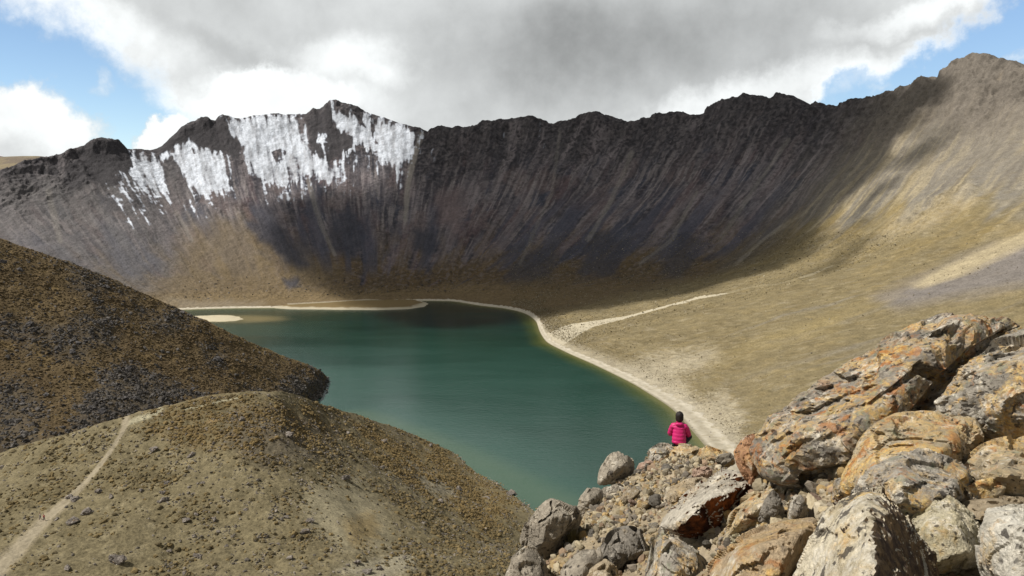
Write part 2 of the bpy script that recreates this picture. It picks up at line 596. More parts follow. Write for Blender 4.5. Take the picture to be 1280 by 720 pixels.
# ---- albedo of the crater
wob = fbm(v3(Uw / 20, Vm / 55, 9.), 4, 61)
wx = px + 10 * fbm(v3(Uw / 26, Vm / 60, 1.), 4, 71)
wy = py + 7 * fbm(v3(Uw / 26, Vm / 60, 5.), 4, 72)
st = fbm(v3(Uw / 8, Vm / 110, 0.), 5, 81)              # thin fall-line streaks
st2 = fbm(v3(Uw / 14, Vm / 170, 4.), 4, 82)
st3 = fbm(v3(Uw / 5.5, Vm / 80, 8.), 2, 83)
blot = fbm(v3(Uw / 45, Vm / 70, 2.), 5, 84)
gr = fbm(G / 3.2, 4, 90)

wall = np.zeros(G.shape) + np.array([.082, .074, .078])
wall = mix(wall, (.122, .086, .082), .9 * ss(-.1, .35, fbm(v3(Uw / 40, Vm / 200, 74.), 4, 156)))                      # warm reddish scree
wall = mix(wall, (.060, .064, .080), .9 * ss(-.05, .4, blot))                     # bluish grey
wall = mix(wall, (.046, .044, .050), .7 * ss(.03, .30, fbm(v3(Uw / 13, Vm / 80, 19.), 4, 86)))
wall = mix(wall, (.15, .115, .105), .8 * ss(.1, .35, fbm(v3(Uw / 50, Vm / 90, 29.), 4, 85)))
st4 = fbm(v3(Uw / 9, Vm / 120, 14.), 4, 87)
upz = ss(.40, .66, vcol) * (1 - ss(.93, 1., vcol))
wall = mix(wall, (.26, .225, .205), .85 * ss(.08, .40, st + .45 * st4) * upz * ss(-.35, .25, fbm(v3(Uw / 60, Vm / 110, 24.), 3, 88)))
wall = mix(wall, (.23, .20, .185), .6 * ss(.16, .42, st3 + .3 * st4) * upz)
wall = mix(wall, (.048, .044, .045), ss(.74, .95, vcol + .13 * wob) * .85)         # crags at the crest
wall = mix(wall, (.10, .09, .085), craz * ss(.0, .4, crag2) * .5)
wall = mix(wall, (.125, .086, .040), ss(.05, .45, fbm(v3(Uw / 30, Vm / 80, 12.), 4, 95) + .8 * (1 - ss(.30, .62, vcol))) * (1 - ss(.42, .66, vcol)) * .85)
rl = ridged(v3(Uw / 24, Vm / 380, 44.), 3, 151)
wall = mix(wall, (.24, .205, .195), .6 * ss(.55, .76, rl) * upz * ss(-.3, .3, fbm(v3(Uw / 70, Vm / 150, 54.), 3, 152)))
rl2 = ridged(v3(Uw / 9, Vm / 240, 64.), 3, 153)
wall = mix(wall, (.040, .037, .040), .4 * ss(.55, .75, rl2) * ss(.55, .8, vcol))
n3, n4 = fbm(G / 6., 2, 154), fbm(G / 16., 4, 155)
wall = mix(wall, (.038, .035, .036), (.40 + .4 * craz) * ss(.10, .34, n3 + .5 * n4))
wall = mix(wall, (.17, .148, .14), .4 * ss(.16, .40, -n3 + .4 * st))
fan = fbm(v3(Uw / 34, Vm / 420, 91.), 3, 157)
wall = mix(wall, (.072, .072, .088), .75 * ss(.0, .3, fan) * ss(.38, .46, vcol) * (1 - ss(.6, .75, vcol)))
wall = mix(wall, (.16, .135, .13), .55 * ss(.08, .35, -fan + .3 * st4) * ss(.40, .5, vcol) * (1 - ss(.6, .85, vcol)))
leftw = 1 - ss(150, 330, px)
wall = mix(wall, (.135, .125, .115), leftw * .7 * (1 - ss(.85, .98, vcol)) * (.6 + .4 * ss(-.4, .4, st2)))
ochre = ss(-22, 26, polysd(wx, wy, [(232, 285), (300, 268), (345, 300), (420, 335), (440, 365), (400, 378), (240, 380), (200, 362), (215, 330)]) + 14 * st2)
wall = mix(wall, (.175, .13, .072), ochre * .65)
darkp = ss(-6, 8, polysd(wx, wy, [(410, 270), (450, 260), (455, 300), (440, 325), (415, 315)]))
darkp = np.maximum(darkp, ss(-6, 8, polysd(wx, wy, [(308, 250), (335, 255), (385, 330), (375, 335), (320, 300)])))
darkp = np.maximum(darkp, ss(-5, 7, polysd(wx, wy, [(515, 285), (550, 290), (545, 320), (520, 315)])))
darkp = np.maximum(darkp, ss(-4, 6, polysd(wx, wy, [(352, 348), (372, 345), (378, 358), (362, 362)])))
darkp = np.maximum(darkp, ss(-6, 8, polysd(wx, wy, [(740, 285), (790, 300), (770, 345), (720, 350)])) * .9)
darkp = np.maximum(darkp, ss(-6, 8, polysd(wx, wy, [(850, 290), (890, 300), (850, 350), (820, 345)])) * .8)
darkp = np.maximum(darkp, ss(-8, 8, polysd(wx, wy, [(640, 320), (700, 300), (690, 350), (630, 355)])) * .8)
darkp = np.maximum(darkp, ss(-8, 8, polysd(wx, wy, [(900, 330), (960, 280), (1010, 250), (960, 320), (890, 350)])) * .8)
wall = mix(wall, (.055, .055, .064), darkp * .85)
pink = ss(-10, 10, polysd(wx, wy, [(545, 240), (580, 235), (575, 285), (545, 280)]))
wall = mix(wall, (.17, .125, .115), pink * .6)
# pale gully lines
for ln, wd, am in (([(527, 168), (518, 195), (510, 230), (507, 275)], 3.2, .8), ([(385, 225), (395, 260), (405, 290), (418, 318)], 2.6, .5), ([(700, 165), (690, 240), (650, 330)], 2, .3), ([(920, 330), (960, 295), (1010, 262), (1045, 225)], 2.2, .7),
                   ([(870, 240), (840, 300), (800, 330)], 2, .4), ([(220, 265), (240, 300)], 3, .4), ([(60, 240), (75, 300)], 4, .4), ([(790, 190), (760, 260), (735, 300)], 2.5, .45), ([(985, 175), (940, 240), (900, 300)], 2.5, .4)):
    wall = mix(wall, (.24, .215, .18), am * (1 - ss(.5, 1.5, linesd(px + 3 * st, py, ln) / wd)))
# the dark crags left of the snow
for poly in ([(176, 166 + 8), (150, 174), (125, 172), (98, 186), (80, 218), (86, 240), (110, 228), (140, 232), (168, 216), (172, 205)], [(188, 190), (215, 168), (250, 146), (278, 142), (300, 178), (300, 196), (270, 190), (232, 178), (206, 192)],
             [(380, 150), (420, 130), (418, 160), (440, 172), (438, 184), (420, 196), (410, 202), (392, 190)], [(470, 178), (496, 186), (500, 200), (478, 196)]):
    wall = mix(wall, (.052, .048, .048), .85 * ss(-5, 4, polysd(wx, wy, poly)))
# snow
snow_polys = [
    ([(279, 150), (300, 147), (340, 143), (366, 145), (379, 158), (382, 176), (392, 192), (408, 200), (425, 208), (421, 232), (402, 226), (380, 214), (372, 230), (346, 234), (326, 226), (310, 210), (303, 190), (295, 172), (284, 160)], 1.0),
    ([(413, 148), (420, 142), (432, 139), (446, 143), (470, 149), (492, 154), (516, 158), (522, 172), (518, 192), (506, 200), (498, 218), (484, 208), (470, 192), (450, 182), (440, 188), (426, 198), (423, 190), (440, 178), (434, 166), (418, 160)], 1.0),
    ([(216, 178), (235, 177), (256, 183), (276, 190), (286, 202), (288, 222), (286, 242), (266, 242), (250, 252), (238, 236), (226, 216), (218, 200)], .95),
    ([(160, 189), (186, 189), (206, 205), (212, 242), (192, 248), (172, 228), (165, 210)], .85),
    ([(128, 192), (142, 200), (165, 232), (172, 246), (160, 240), (146, 226), (136, 208)], .5),
    ([(142, 220), (156, 228), (176, 262), (166, 262), (150, 240)], .65),
    ([(94, 212), (101, 220), (108, 248), (104, 250), (97, 232)], .4),
    ([(395, 166), (406, 164), (410, 176), (402, 184), (398, 176)], .8),
    ([(672, 152), (678, 158), (682, 184), (676, 180), (671, 165)], .35),
    ([(616, 152), (636, 152), (634, 176), (618, 180)], .15),
    ([(62, 236), (70, 240), (72, 268), (66, 262)], .25),
]
sn = np.zeros(px.shape)
swx = px + 5 * fbm(v3(Uw / 9, Vm / 22, 21.), 4, 101)
swy = py + 13 * fbm(v3(Uw / 5, Vm / 110, 22.), 4, 102)
for poly, dn in snow_polys:
    s_ = polysd(swx, swy, poly)
    sn = np.maximum(sn, ss(-9, 9, s_) * dn)
    sn = np.maximum(sn, .36 * ss(-34, -2, s_) * (dn > .45))
patch = .6 * fbm(v3(Uw / 7, Vm / 40, 31.), 3, 103) + .45 * fbm(G / 8., 3, 104)
rockmask = np.zeros(px.shape)
for poly in ([(380, 150), (408, 130), (416, 160), (438, 172), (436, 186), (420, 198), (412, 204), (411, 184), (412, 166), (396, 162), (392, 180), (384, 170)], [(186, 190), (215, 168), (250, 148), (274, 146), (300, 182), (297, 194), (268, 187), (232, 175), (206, 190)],
             [(204, 204), (216, 198), (224, 226), (236, 252), (218, 252), (213, 232)], [(287, 198), (300, 194), (314, 226), (326, 242), (298, 248), (289, 230)], [(150, 176), (125, 172), (98, 186), (80, 216), (98, 232), (126, 228), (150, 214), (166, 206)]):
    rockmask = np.maximum(rockmask, .8 * ss(-4, 3, polysd(wx, wy, poly)))
for poly in ([(340, 188), (352, 182), (356, 190), (350, 206), (343, 200)], [(440, 186), (452, 182), (456, 190), (448, 196)], [(236, 180), (244, 186), (241, 196)], [(462, 152), (470, 156), (476, 182), (468, 176)], [(440, 134), (450, 138), (458, 164), (450, 158)], [(424, 130), (430, 132), (436, 146), (428, 142)]):
    rockmask = np.maximum(rockmask, ss(-1.5, 2, polysd(wx, wy, poly)))
patch = .8 * patch + .70 * fbm(v3(Uw / 9, Vm / 110, 34.), 3, 106) + .45 * st3 + .3 * fbm(v3(Uw / 5, Vm / 22, 33.), 2, 105)
snow = ss(.05, .2, sn) * ss(.44, .78, sn * 1.10 + patch * .80 - rockmask * .8) * (px < 700)
wall = mix(wall, (.58, .62, .69), snow * (.55 + .45 * ss(-.4, .4, patch)))
# specks of snow on the dark crags
# ---- right slope
slope = np.zeros(G.shape) + np.array([.175, .145, .085])
slope = mix(slope, (.205, .158, .072), ss(-.2, .5, blot) * ss(.25, .45, vcol))
slope = mix(slope, (.115, .095, .058), .8 * ss(.1, .6, fbm(v3(Uw / 60, Vm / 200, 41.), 4, 111)) * ss(.34, .5, vcol))
i1, i2, i3 = fbm(G / 38., 5, 141), fbm(G / 11., 5, 142), fbm(G / 3.5, 4, 143)
slope = mix(slope, (.125, .10, .055), .55 * ss(.0, .4, i1 + .5 * i2) * (1 - ss(.4, .55, vcol)))
slope = mix(slope, (.235, .185, .095), .35 * ss(.05, .4, i2 - .3 * i1) * (1 - ss(.4, .55, vcol)))
slope = mix(slope, (.085, .075, .045), .3 * ss(.18, .42, i3 + .3 * i2) * (1 - ss(.4, .6, vcol)))
slope = mix(slope, (.31, .275, .20), .22 * ss(.22, .45, -i3 + .4 * i1) * (1 - ss(.4, .6, vcol)))
slope = mix(slope, (.17, .16, .145), .9 * ss(-.1, .4, fbm(v3(Uw / 38, Vm / 260, 42.), 4, 112) + .9 * (ss(.34, .6, vcol) - .5)))       # grey scree fans
slope = mix(slope, (.31, .265, .175), .75 * ss(.12, .45, fbm(v3(Uw / 24, Vm / 230, 43.), 4, 113)) * ss(.36, .5, vcol))                      # pale streaks
slope = mix(slope, (.095, .08, .048), .6 * ss(.05, .5, gr) * ss(.04, .12, vcol))
slope = mix(slope, (.29, .25, .17), .5 * ss(.1, .5, st3 + .5 * st) * ss(.4, .6, vcol))
slope = mix(slope, (.10, .09, .082), .6 * ss(.1, .45, st4 - .2 * gr) * ss(.4, .6, vcol))
slope = mix(slope, (.28, .25, .19), .3 * ss(.25, .5, fbm(G / 9., 5, 97)) * ss(.04, .12, vcol))
slope = mix(slope, (.185, .155, .13), craz * .8)
slope = mix(slope, (.075, .07, .07), craz * ss(-.05, .4, .6 * crag + .6 * crag2) * .85)
slope = mix(slope, (.055, .05, .05), craz * ss(.08, .34, n3 + .6 * n4) * .75)
greyfan = ss(-12, 12, polysd(wx, wy, [(1090, 372), (1150, 345), (1300, 285), (1340, 300), (1340, 345), (1200, 372), (1120, 385)]))
slope = mix(slope, (.155, .145, .15), greyfan * .8)
fan2 = ss(-5, 5, polysd(px + 5 * st, py + 3 * st2, [(1138, 357), (1180, 334), (1290, 285), (1300, 300), (1200, 345), (1150, 360)]))
slope = mix(slope, (.34, .29, .19), fan2 * .8)
knob = ss(-8, 8, polysd(wx, wy, [(1130, 265), (1170, 245), (1215, 228), (1225, 255), (1200, 262), (1160, 285), (1110, 300), (1085, 305)]))
slope = mix(slope, (.30, .26, .19), knob * .55 * (.5 + .5 * ss(-.2, .3, gr)))
whitep = ss(-14, 14, polysd(wx, wy, [(770, 462), (820, 446), (890, 440), (900, 448), (850, 470), (870, 500), (905, 490), (930, 520), (920, 570), (880, 530), (830, 490)]) + 16 * gr)
slope = mix(slope, (.37, .335, .265), whitep * .6)
slope = mix(slope, (.34, .31, .25), .6 * (1 - ss(.03, .10, vcol + .045 * gr)))
for ln, am, wd in (([(895, 455), (960, 425), (1040, 405)], .5, 14), ([(1000, 420), (1080, 380), (1130, 362)], .3, 10)):
    slope = mix(slope, (.27, .215, .10), .45 * am * (1 - ss(.3, 1.2, linesd(wx, wy, ln) / wd)))
tw = ss(1040, 1180, np.repeat(u[None, :], R_, 0) + 25 * wob)
flatz = 1 - ss(.2, .36, vcol)
slope = mix(slope, (.17, .152, .13), .45 * ss(.5, .7, vcol))
slope = slope * np.array([1.12, 1.10, 1.05])
wall = wall * (np.array([.95, .98, 1.06]) * (1 - snow[..., None]) + snow[..., None])
col = wall * (1 - tw[..., None]) + slope * tw[..., None]
farflat = (1 - tw) * flatz
col = mix(col, np.array([.175, .13, .07]) * (1 + .25 * gr[..., None]), farflat * .75)
col = mix(col, (.24, .21, .165), farflat * .5 * ss(-8, 8, polysd(wx, wy, [(200, 372), (330, 378), (320, 386), (230, 388)])))
col *= (1 + .16 * gr + .10 * st3)[..., None]
for ln in ([(385, 382), (420, 380), (440, 376), (458, 374.5), (476, 375.5), (484, 377.5), (483, 384)], [(516, 381.5), (527, 378.5), (522, 376), (512, 376.5)], [(440, 376), (400, 378), (360, 380)]):
    col = mix(col, (.36, .32, .235), .7 * (1 - ss(.4, 1.3, linesd(px, py + .5 * gr, ln))))
# beach and path masks
bw = np.interp(u, [-700, 200, 430, 560, 640, 700, 1100, 1300, 1600, 2000, 6000], [.028, .025, .026, .018, .020, .030, .036, .022, .027, .038, .05])
beach_m = (vcol < bw[None, :] * (.95 + .5 * fbm(v3(U / 14, 0 * U, 3.), 4, 121) + .25 * gr)) & (vcol > -.001)
beach_c = np.zeros(G.shape) + np.array([.46, .42, .34])
beach_c = mix(beach_c, (.36, .32, .24), ss(-.1, .5, gr))
beach_c = mix(beach_c, (.25, .22, .16), .8 * (1 - ss(.0, .35, np.abs(vcol / bw[None, :] - .30))) * ss(.0, .02, vcol + .0 * gr) * tw)
beach_c = mix(beach_c, (.17, .15, .10), .85 * (1 - ss(.02, .16, vcol / bw[None, :] + .06 * gr)))
beach_c *= (1 + .22 * fbm(G / 2.5, 4, 122))[..., None]
beach_c = mix(beach_c, (.30, .27, .22), ss(.75, 1.0, vcol / bw[None, :]) * .4)
track = linesd(px, py + 2.2 * fbm(G / 30., 3, 131), [(686, 428), (715, 412), (740, 405), (770, 399), (800, 392), (850, 378), (880, 371), (910, 366)], [12, 7, 4, 2.2, 1.6, 1.4, 1.3, .8])
path_m = (track < 1) & (vcol > .0) & ~beach_m
path_m |= (linesd(px, py, [(690, 430), (735, 408)], [9, 3]) < 1) & ~beach_m & (vcol > 0)
col = mix(col, (.33, .285, .19), .3 * (1 - ss(.4, 1.4, linesd(px, py + 2.2 * fbm(G / 30., 3, 131), [(905, 367), (940, 359), (975, 354), (1003, 347)], [1.2, 1.2, 1.2, 1]))))
track2 = linesd(px, py, [(1000, 347), (1015, 343), (1040, 332)], [1.2, 1.6, .6])
col = mix(col, (.42, .37, .26), (1 - ss(.5, 1.2, track2)) * .5)
faces = grid_faces(R_, C_).reshape(-1, 4)
fb = (beach_m[:-1, :-1] & beach_m[1:, 1:]).ravel()
fp = (path_m[:-1, :-1] & path_m[1:, 1:]).ravel() & ~fb
iu = int(np.searchsorted(u, 1130))
fr = np.zeros((R_ - 1, C_ - 1), bool)
fr[:, iu:] = True
fr = fr.ravel()
SUVc = v3(Uw / 9., Vm / 120., 0).reshape(-1, 3)
GV = G.reshape(-1, 3)
cc = col.reshape(-1, 3)
bc = beach_c.reshape(-1, 3)
m_mtn = terrain_mat('mountain rock and scree', .45, .30, 2.2, .55, True)
m_slp = terrain_mat('dry grass slope', .75, .6, .9, .75, True)
m_bch = terrain_mat('pale beach sand', .9, .8, .5, .18)
m_pth = terrain_mat('trodden path dust', 1.2, 1.0, .25, .15)
tag(sub_mesh('mountain', GV, faces[~fb & ~fp & ~fr], cc, SUVc, m_mtn), 'dark crater rim of scree and crags with snow patches on its left peaks', 'mountain', kind='structure')
tag(sub_mesh('slope', GV, faces[~fb & ~fp & fr], cc, SUVc, m_slp), 'sunlit dry grass slope rising right of the lake', 'slope', kind='structure')
tag(sub_mesh('beach', GV, faces[fb], bc, SUVc, m_bch), 'pale sandy strip along the lake edge', 'beach', kind='structure')
pc = np.zeros(G.shape).reshape(-1, 3) + np.array([.42, .375, .28])
pc *= (1 + .2 * gr.reshape(-1, 1))
tag(sub_mesh('path', GV, faces[fp], pc, SUVc, m_pth), 'pale trodden path leading up the slope from the beach', 'path', kind='structure')
CR_px, CR_py, CR_G, CR_v, CR_u = px, py, G, vcol, np.repeat(u[None, :], R_, 0)
print('crater', time.time() - T0)


def nearest(pxa, pya, Ga, x, y, ok):
    q = (pxa - x) ** 2 + (pya - y) ** 2 + (~ok) * 1e9
    return Ga.reshape(-1, 3)[np.argmin(q)]


# distant hills beyond the left saddle
def far_hills():
    line = [(-900, 250), (-500, 215), (-200, 200), (-60, 199), (0, 195), (8, 196.5), (40, 195.5), (55, 195.5), (66, 198), (140, 212), (240, 240)]
    uu = np.linspace(-900, 240, 300)
    top = np.array([P(a, b, 2300) for a, b in zip(uu, np.interp(uu, [l[0] for l in line], [l[1] for l in line]))])
    a = top.copy(); a[:, 1] -= 500; a[:, 2] -= 170
    a[:, 0] *= .8
    b = top.copy(); b[:, 1] += 300; b[:, 2] -= 150
    g = pchip(np.array([0., 1, 1.5]), np.stack([a, top, b]), np.linspace(0, 1.5, 120))
    g[..., 2] += 5 * fbm(g / 90, 4, 3) * ss(0, .3, np.abs(np.linspace(0, 1.5, 120) - 1))[:, None]
    c = np.zeros(g.shape) + np.array([.17, .14, .11])
    c = mix(c, (.24, .20, .13), ss(-.2, .5, fbm(g / 60, 4, 8)))
    tag(sub_mesh('distant_hills', g.reshape(-1, 3), grid_faces(*g.shape[:2]).reshape(-1, 4), c.reshape(-1, 3), None, m_mtn), 'hazy brown hills beyond the left saddle of the crater', 'hills', kind='structure')


far_hills()

# ------------------------------------------------------------------ lake
shx = shore.copy()


def lake():
    xs = np.linspace(-760, 420, 420)
    ys = np.linspace(120, 1120, 360)
    X, Y = np.meshgrid(xs, ys)
    V = v3(X, Y, 0.0)
    S = shore[(u > -300)]
    d = linesd(X, Y, [tuple(p[:2]) for p in S[::6]])
    kn = np.array([PZ(a, b) for a, b in ((440, 520), (500, 540), (560, 562), (620, 593), (655, 612), (690, 628))])
    dk = linesd(X, Y, [tuple(p[:2]) for p in kn])
    hk = np.array([PZ(a, b) for a, b in ((412, 470), (408, 490), (395, 503))])
    dh = linesd(X, Y, [tuple(p[:2]) for p in hk])
    sb = np.array([PZ(a, b) for a, b in ((265, 398), (300, 398), (325, 399))])
    ds = linesd(X, Y, [tuple(p[:2]) for p in sb])
    w = fbm(v3(X / 50, Y / 50, 0), 4, 7)
    c = np.zeros(V.shape) + np.array([.005, .027, .015])
    c = mix(c, (.014, .054, .040), .8 * (1 - ss(60, 330, np.hypot((X + 110) * .9, Y - 480) + 40 * w)))  # paler left side: turquoise water, with sky reflection painted in
    c = mix(c, (.006, .022, .018), .8 * (1 - ss(.4, 1.2, np.hypot((X + 30) / 190, (Y - 900) / 170) + .15 * w)))  # far centre darkened: cloud shadow and reflection painted into the water colour
    c = mix(c, (.060, .075, .014), .8 * (1 - ss(3, 20, d + 5 * w)))
    c = mix(c, (.16, .15, .05), .8 * (1 - ss(0, 7, d + 2 * w)))
    c = mix(c, (.07, .10, .045), .75 * (1 - ss(3, 22, dk + 5 * w)))
    c = mix(c, (.05, .11, .09), .4 * (1 - ss(10, 60, np.minimum(dk, dh) + 8 * w)))
    c = mix(c, (.20, .17, .08), .8 * (1 - ss(8, 40, ds + 10 * w)))
    me = new_mesh('water', V.reshape(-1, 3), grid_faces(360, 420).reshape(-1, 4), c.reshape(-1, 3))
    m, n = newmat('lake water')
    pos = n.n('ShaderNodeNewGeometry').outputs['Position']
    mp = n.n('ShaderNodeMapping')
    n.put(mp.inputs[0], pos)
    mp.inputs['Rotation'].default_value = (0, 0, math.radians(20))
    mp.inputs['Scale'].default_value = (.35, 1.0, 1)
    h = n.m('ADD', n.noise(mp.outputs[0], .55, 5, .6), n.m('MULTIPLY', n.noise(mp.outputs[0], .05, 3, .5), 1.2))
    big = n.noise(mp.outputs[0], .012, 5, .6)
    c = n.mix(n.step(big, .35, .7), n.attr('Col'), n.mix(.18, n.attr('Col'), (.03, .10, .075)))
    n.bsdf(c, n.step(big, .3, .7, .10, .20), n.bump(h, .22, .5), spec=.28, IOR=1.33)
    tag(link('water', me, m), 'deep green crater lake with yellow shallows along the beach', 'lake', kind='structure')


lake()


def mound(name, outl, h, label, cmain, cgrass=None):
    """low sand bank with an irregular outline"""
    w = np.array([PZ(*p) for p in outl])[:, :2]
    x0, y0 = w.min(0) - 6
    x1, y1 = w.max(0) + 6
    nx_, ny_ = 260, 160
    X, Y = np.meshgrid(np.linspace(x0, x1, nx_), np.linspace(y0, y1, ny_))
    wob_ = fbm(v3(X / 14, Y / 14, 0), 4, 9)
    sd = polysd(X, Y, w) + 2.5 * wob_
    Z = np.where(sd > 0, h * ss(0, 14, sd) + .15, -.5) + .25 * fbm(v3(X / 5, Y / 5, 0), 3, 4)
    Z = np.where(sd > -1.5, Z, -.8)
    c = np.zeros(X.shape + (3,)) + np.array(cmain)
    if cgrass is not None:
        c = mix(c, cgrass, ss(5, 11, sd + 3 * wob_))
    f = grid_faces(ny_, nx_).reshape(-1, 4)
    keep = (sd[:-1, :-1] > -3).ravel()
    tag(sub_mesh(name, v3(X, Y, Z).reshape(-1, 3), f[keep], c.reshape(-1, 3), None, m_bch), label, 'sandbank', kind='structure')


mound('sandbank', [(225, 397), (245, 395), (266, 394.3), (285, 394), (299, 396), (304, 399), (296, 401), (280, 402), (262, 402)], 1.2, 'small pale sandbank off the foot of the dark hill', (.47, .42, .30))
mound('spit', [(330, 384), (400, 380), (440, 377), (470, 376.5), (505, 375.3), (526, 376), (536, 379.5), (530, 383.5), (510, 386.5), (470, 387.5), (420, 387), (360, 386.5)], 2.6, 'low grassy spit with a pale edge reaching into the lake', (.40, .36, .27), (.17, .125, .06))

# ------------------------------------------------------------------ knoll with the footpath
KC = [  # crest px, py, D | middle px, py, D | lower px, py, D | below frame px, py, D
    (-140, 620, 200, -140, 680, 170, -140, 760, 132, -140, 840, 112),
    (-60, 592, 208, -60, 655, 174, -60, 740, 136, -60, 820, 113),
    (0, 568, 215, 0, 640, 177, 0, 720, 140, 0, 800, 115),
    (60, 550, 215, 62, 630, 180, 66, 720, 142, 66, 800, 117),
    (120, 531, 217, 126, 615, 184, 132, 720, 144, 132, 800, 118),
    (158, 521, 220, 165, 605, 187, 175, 720, 145, 175, 800, 119),
    (200, 511, 224, 206, 598, 190, 220, 720, 146, 220, 800, 120),
    (250, 500, 229, 256, 588, 193, 270, 720, 147, 270, 800, 121),
    (300, 493.5, 234, 306, 580, 196, 330, 720, 149, 330, 800, 123),
    (340, 492, 240, 350, 585, 199, 380, 720, 150, 380, 800, 124),
    (380, 499, 262, 400, 600, 203, 430, 720, 152, 430, 800, 126),
    (430, 514, 300, 448, 618, 209, 480, 720, 156, 480, 800, 128),
    (480, 530, 340, 500, 635, 218, 530, 720, 161, 530, 800, 131),
    (530, 549, 375, 550, 650, 230, 575, 720, 167, 575, 800, 134),
    (580, 573, 379, 595, 662, 243, 620, 722, 175, 620, 800, 138),
    (620, 594, 356, 632, 672, 252, 660, 726, 184, 660, 805, 142),
    (655, 613, 336, 665, 685, 256, 700, 735, 192, 700, 815, 147),
    (690, 631, 319, 700, 700, 256, 740, 760, 195, 740, 840, 150),
    (730, 660, 296, 740, 730, 245, 790, 800, 190, 790, 880, 150),
    (800, 720, 258, 810, 790, 215, 870, 860, 172, 870, 940, 140),
]
kx = np.linspace(0, len(KC) - 1, 1050)
K = np.array(KC, float)
ki = np.arange(len(KC), dtype=float)
Kp = pchip(ki, K, kx)


def prow(o):
    return np.array([P(a, b, c) for a, b, c in Kp[:, o:o + 3]])


kc, km, kl, kb = prow(0), prow(3), prow(6), prow(9)
def kbehind(dy, drop, floor):
    q = kc.copy()
    q[:, 0] *= (q[:, 1] + dy) / q[:, 1]
    q[:, 2] = np.maximum(kc[:, 2] - dy * (120 - kc[:, 2]) / kc[:, 1] - drop, floor)
    q[:, 1] += dy
    return q


kback0, kback, kbb = kbehind(6, .8, -6), kbehind(45, 16, -9), kbehind(110, 60, -12)
krows = np.stack([kb, kl, km, kc, kback0, kback, kbb])
kv = np.concatenate([np.linspace(0, 1, 110, endpoint=False), np.linspace(1, 2, 240, endpoint=False), np.linspace(2, 3, 230, endpoint=False), np.linspace(3, 4, 20, endpoint=False), np.linspace(4, 5, 40, endpoint=False), np.linspace(5, 6, 12)])
KG = pchip(np.arange(7.), krows, kv)
KR, KCn = KG.shape[:2]
kV = np.repeat(kv[:, None], KCn, 1)
nm = 1 - .75 * (1 - ss(.0, .25, np.abs(kV - 3)))
shoreK = ss(.5, 6, KG[..., 2])
kpx0, kpy0 = proj(KG)
flatp = ss(-18, 18, polysd(kpx0, kpy0, [(375, 622), (405, 600), (450, 596), (478, 632), (500, 690), (430, 690), (385, 655)]))
flatp = np.maximum(flatp, ss(-14, 14, polysd(kpx0, kpy0, [(420, 712), (470, 694), (510, 690), (520, 712), (480, 730)])))
rough = (1 - .8 * flatp)
KG[..., 2] += nm * shoreK * (1.6 * fbm(KG / 26., 4, 201) + rough * (.55 * fbm(KG / 5., 4, 202) + .22 * fbm(KG / 1.3, 3, 203)))
KG[..., 2] += (1 - nm) * .35 * fbm(KG / 2.2, 3, 204)
kpx, kpy = proj(KG)
g1, g2, g3 = fbm(KG / 18., 5, 211), fbm(KG / 4., 4, 212), fbm(KG / 1.1, 3, 213)
kcol = np.zeros(KG.shape) + np.array([.205, .165, .098])
kcol = mix(kcol, (.165, .130, .072), ss(-.2, .5, g1))
kcol = mix(kcol, (.255, .21, .135), .6 * ss(.0, .6, g2))
orange = ss(-15, 20, polysd(kpx, kpy, [(180, 512), (300, 496), (400, 505), (430, 540), (330, 570), (240, 560), (190, 540)]) + 18 * g1)
kcol = mix(kcol, (.19, .115, .042), orange * .6 * ss(-.3, .4, g2))
orange2 = ss(0, 30, polysd(kpx, kpy, [(430, 512), (560, 555), (690, 628), (600, 690), (520, 620), (430, 560)]) + 20 * g1)
kcol = mix(kcol, (.225, .165, .08), orange2 * .65)
greyz = ss(-14, 14, polysd(kpx, kpy, [(290, 515), (400, 520), (430, 570), (330, 585), (280, 550)]) + 16 * g1)
kcol = mix(kcol, (.12, .10, .085), greyz * .5)
pale = ss(-8, 8, polysd(kpx, kpy, [(475, 585), (520, 575), (570, 612), (560, 622), (520, 615)]) + 12 * g2)
kcol = mix(kcol, (.34, .30, .24), pale * .55)
kcol = mix(kcol, (.33, .28, .19), flatp * .85)
kcol = mix(kcol, (.25, .165, .06), .55 * ss(-8, 12, polysd(kpx, kpy, [(425, 650), (470, 640), (480, 675), (440, 685)]) + 10 * g2))
kcol = mix(kcol, (.33, .285, .21), .8 * ss(-6, 8, polysd(kpx, kpy, [(420, 712), (470, 698), (520, 690), (520, 708), (470, 730)]) + 6 * g2))
crestp = linesd(kpx, kpy, [(155, 531), (175, 523), (195, 517), (200, 512)], [3, 4, 3.5, 4])
crestp = np.minimum(crestp, linesd(kpx, kpy, [(230, 512), (270, 503), (300, 497)], [1, 1.6, 1]))
kcol = mix(kcol, (.42, .37, .26), (1 - ss(.5, 1.3, crestp + .4 * g2)) * .85)
kcol *= (.80 + .26 * g3 + .16 * g2)[..., None] * np.array([.96, 1.0, .98])
PATHL = [(158, 524), (155, 535), (150, 545), (136, 567), (120, 588), (104, 606), (88, 622), (70, 638), (52, 654), (34, 674), (16, 692), (-4, 712), (-40, 748)]
PATHW = [3.5, 2.8, 1.9, 1.9, 2.2, 2.7, 3.6, 4.6, 5.4, 6.4, 7.2, 9, 12]
pl = linesd(kpx, kpy, PATHL, PATHW)
kpath = (pl + .55 * g2 + .3 * g3 < 1) & (kV < 3.02)
kpath &= ~((linesd(kpx, kpy, [(108, 604), (96, 616), (80, 630)], [.7, 1.1, .6]) + .3 * g2) < 1)
kcol = mix(kcol, (.30, .255, .18), (1 - ss(1, 2.0, pl + .3 * g2)) * .6)
kf = grid_faces(KR, KCn).reshape(-1, 4)
fkp = (kpath[:-1, :-1] & kpath[1:, 1:]).ravel()
m_kn = terrain_mat('knoll of dry grass and gravel', 2.4, 2.5, .22, .8)
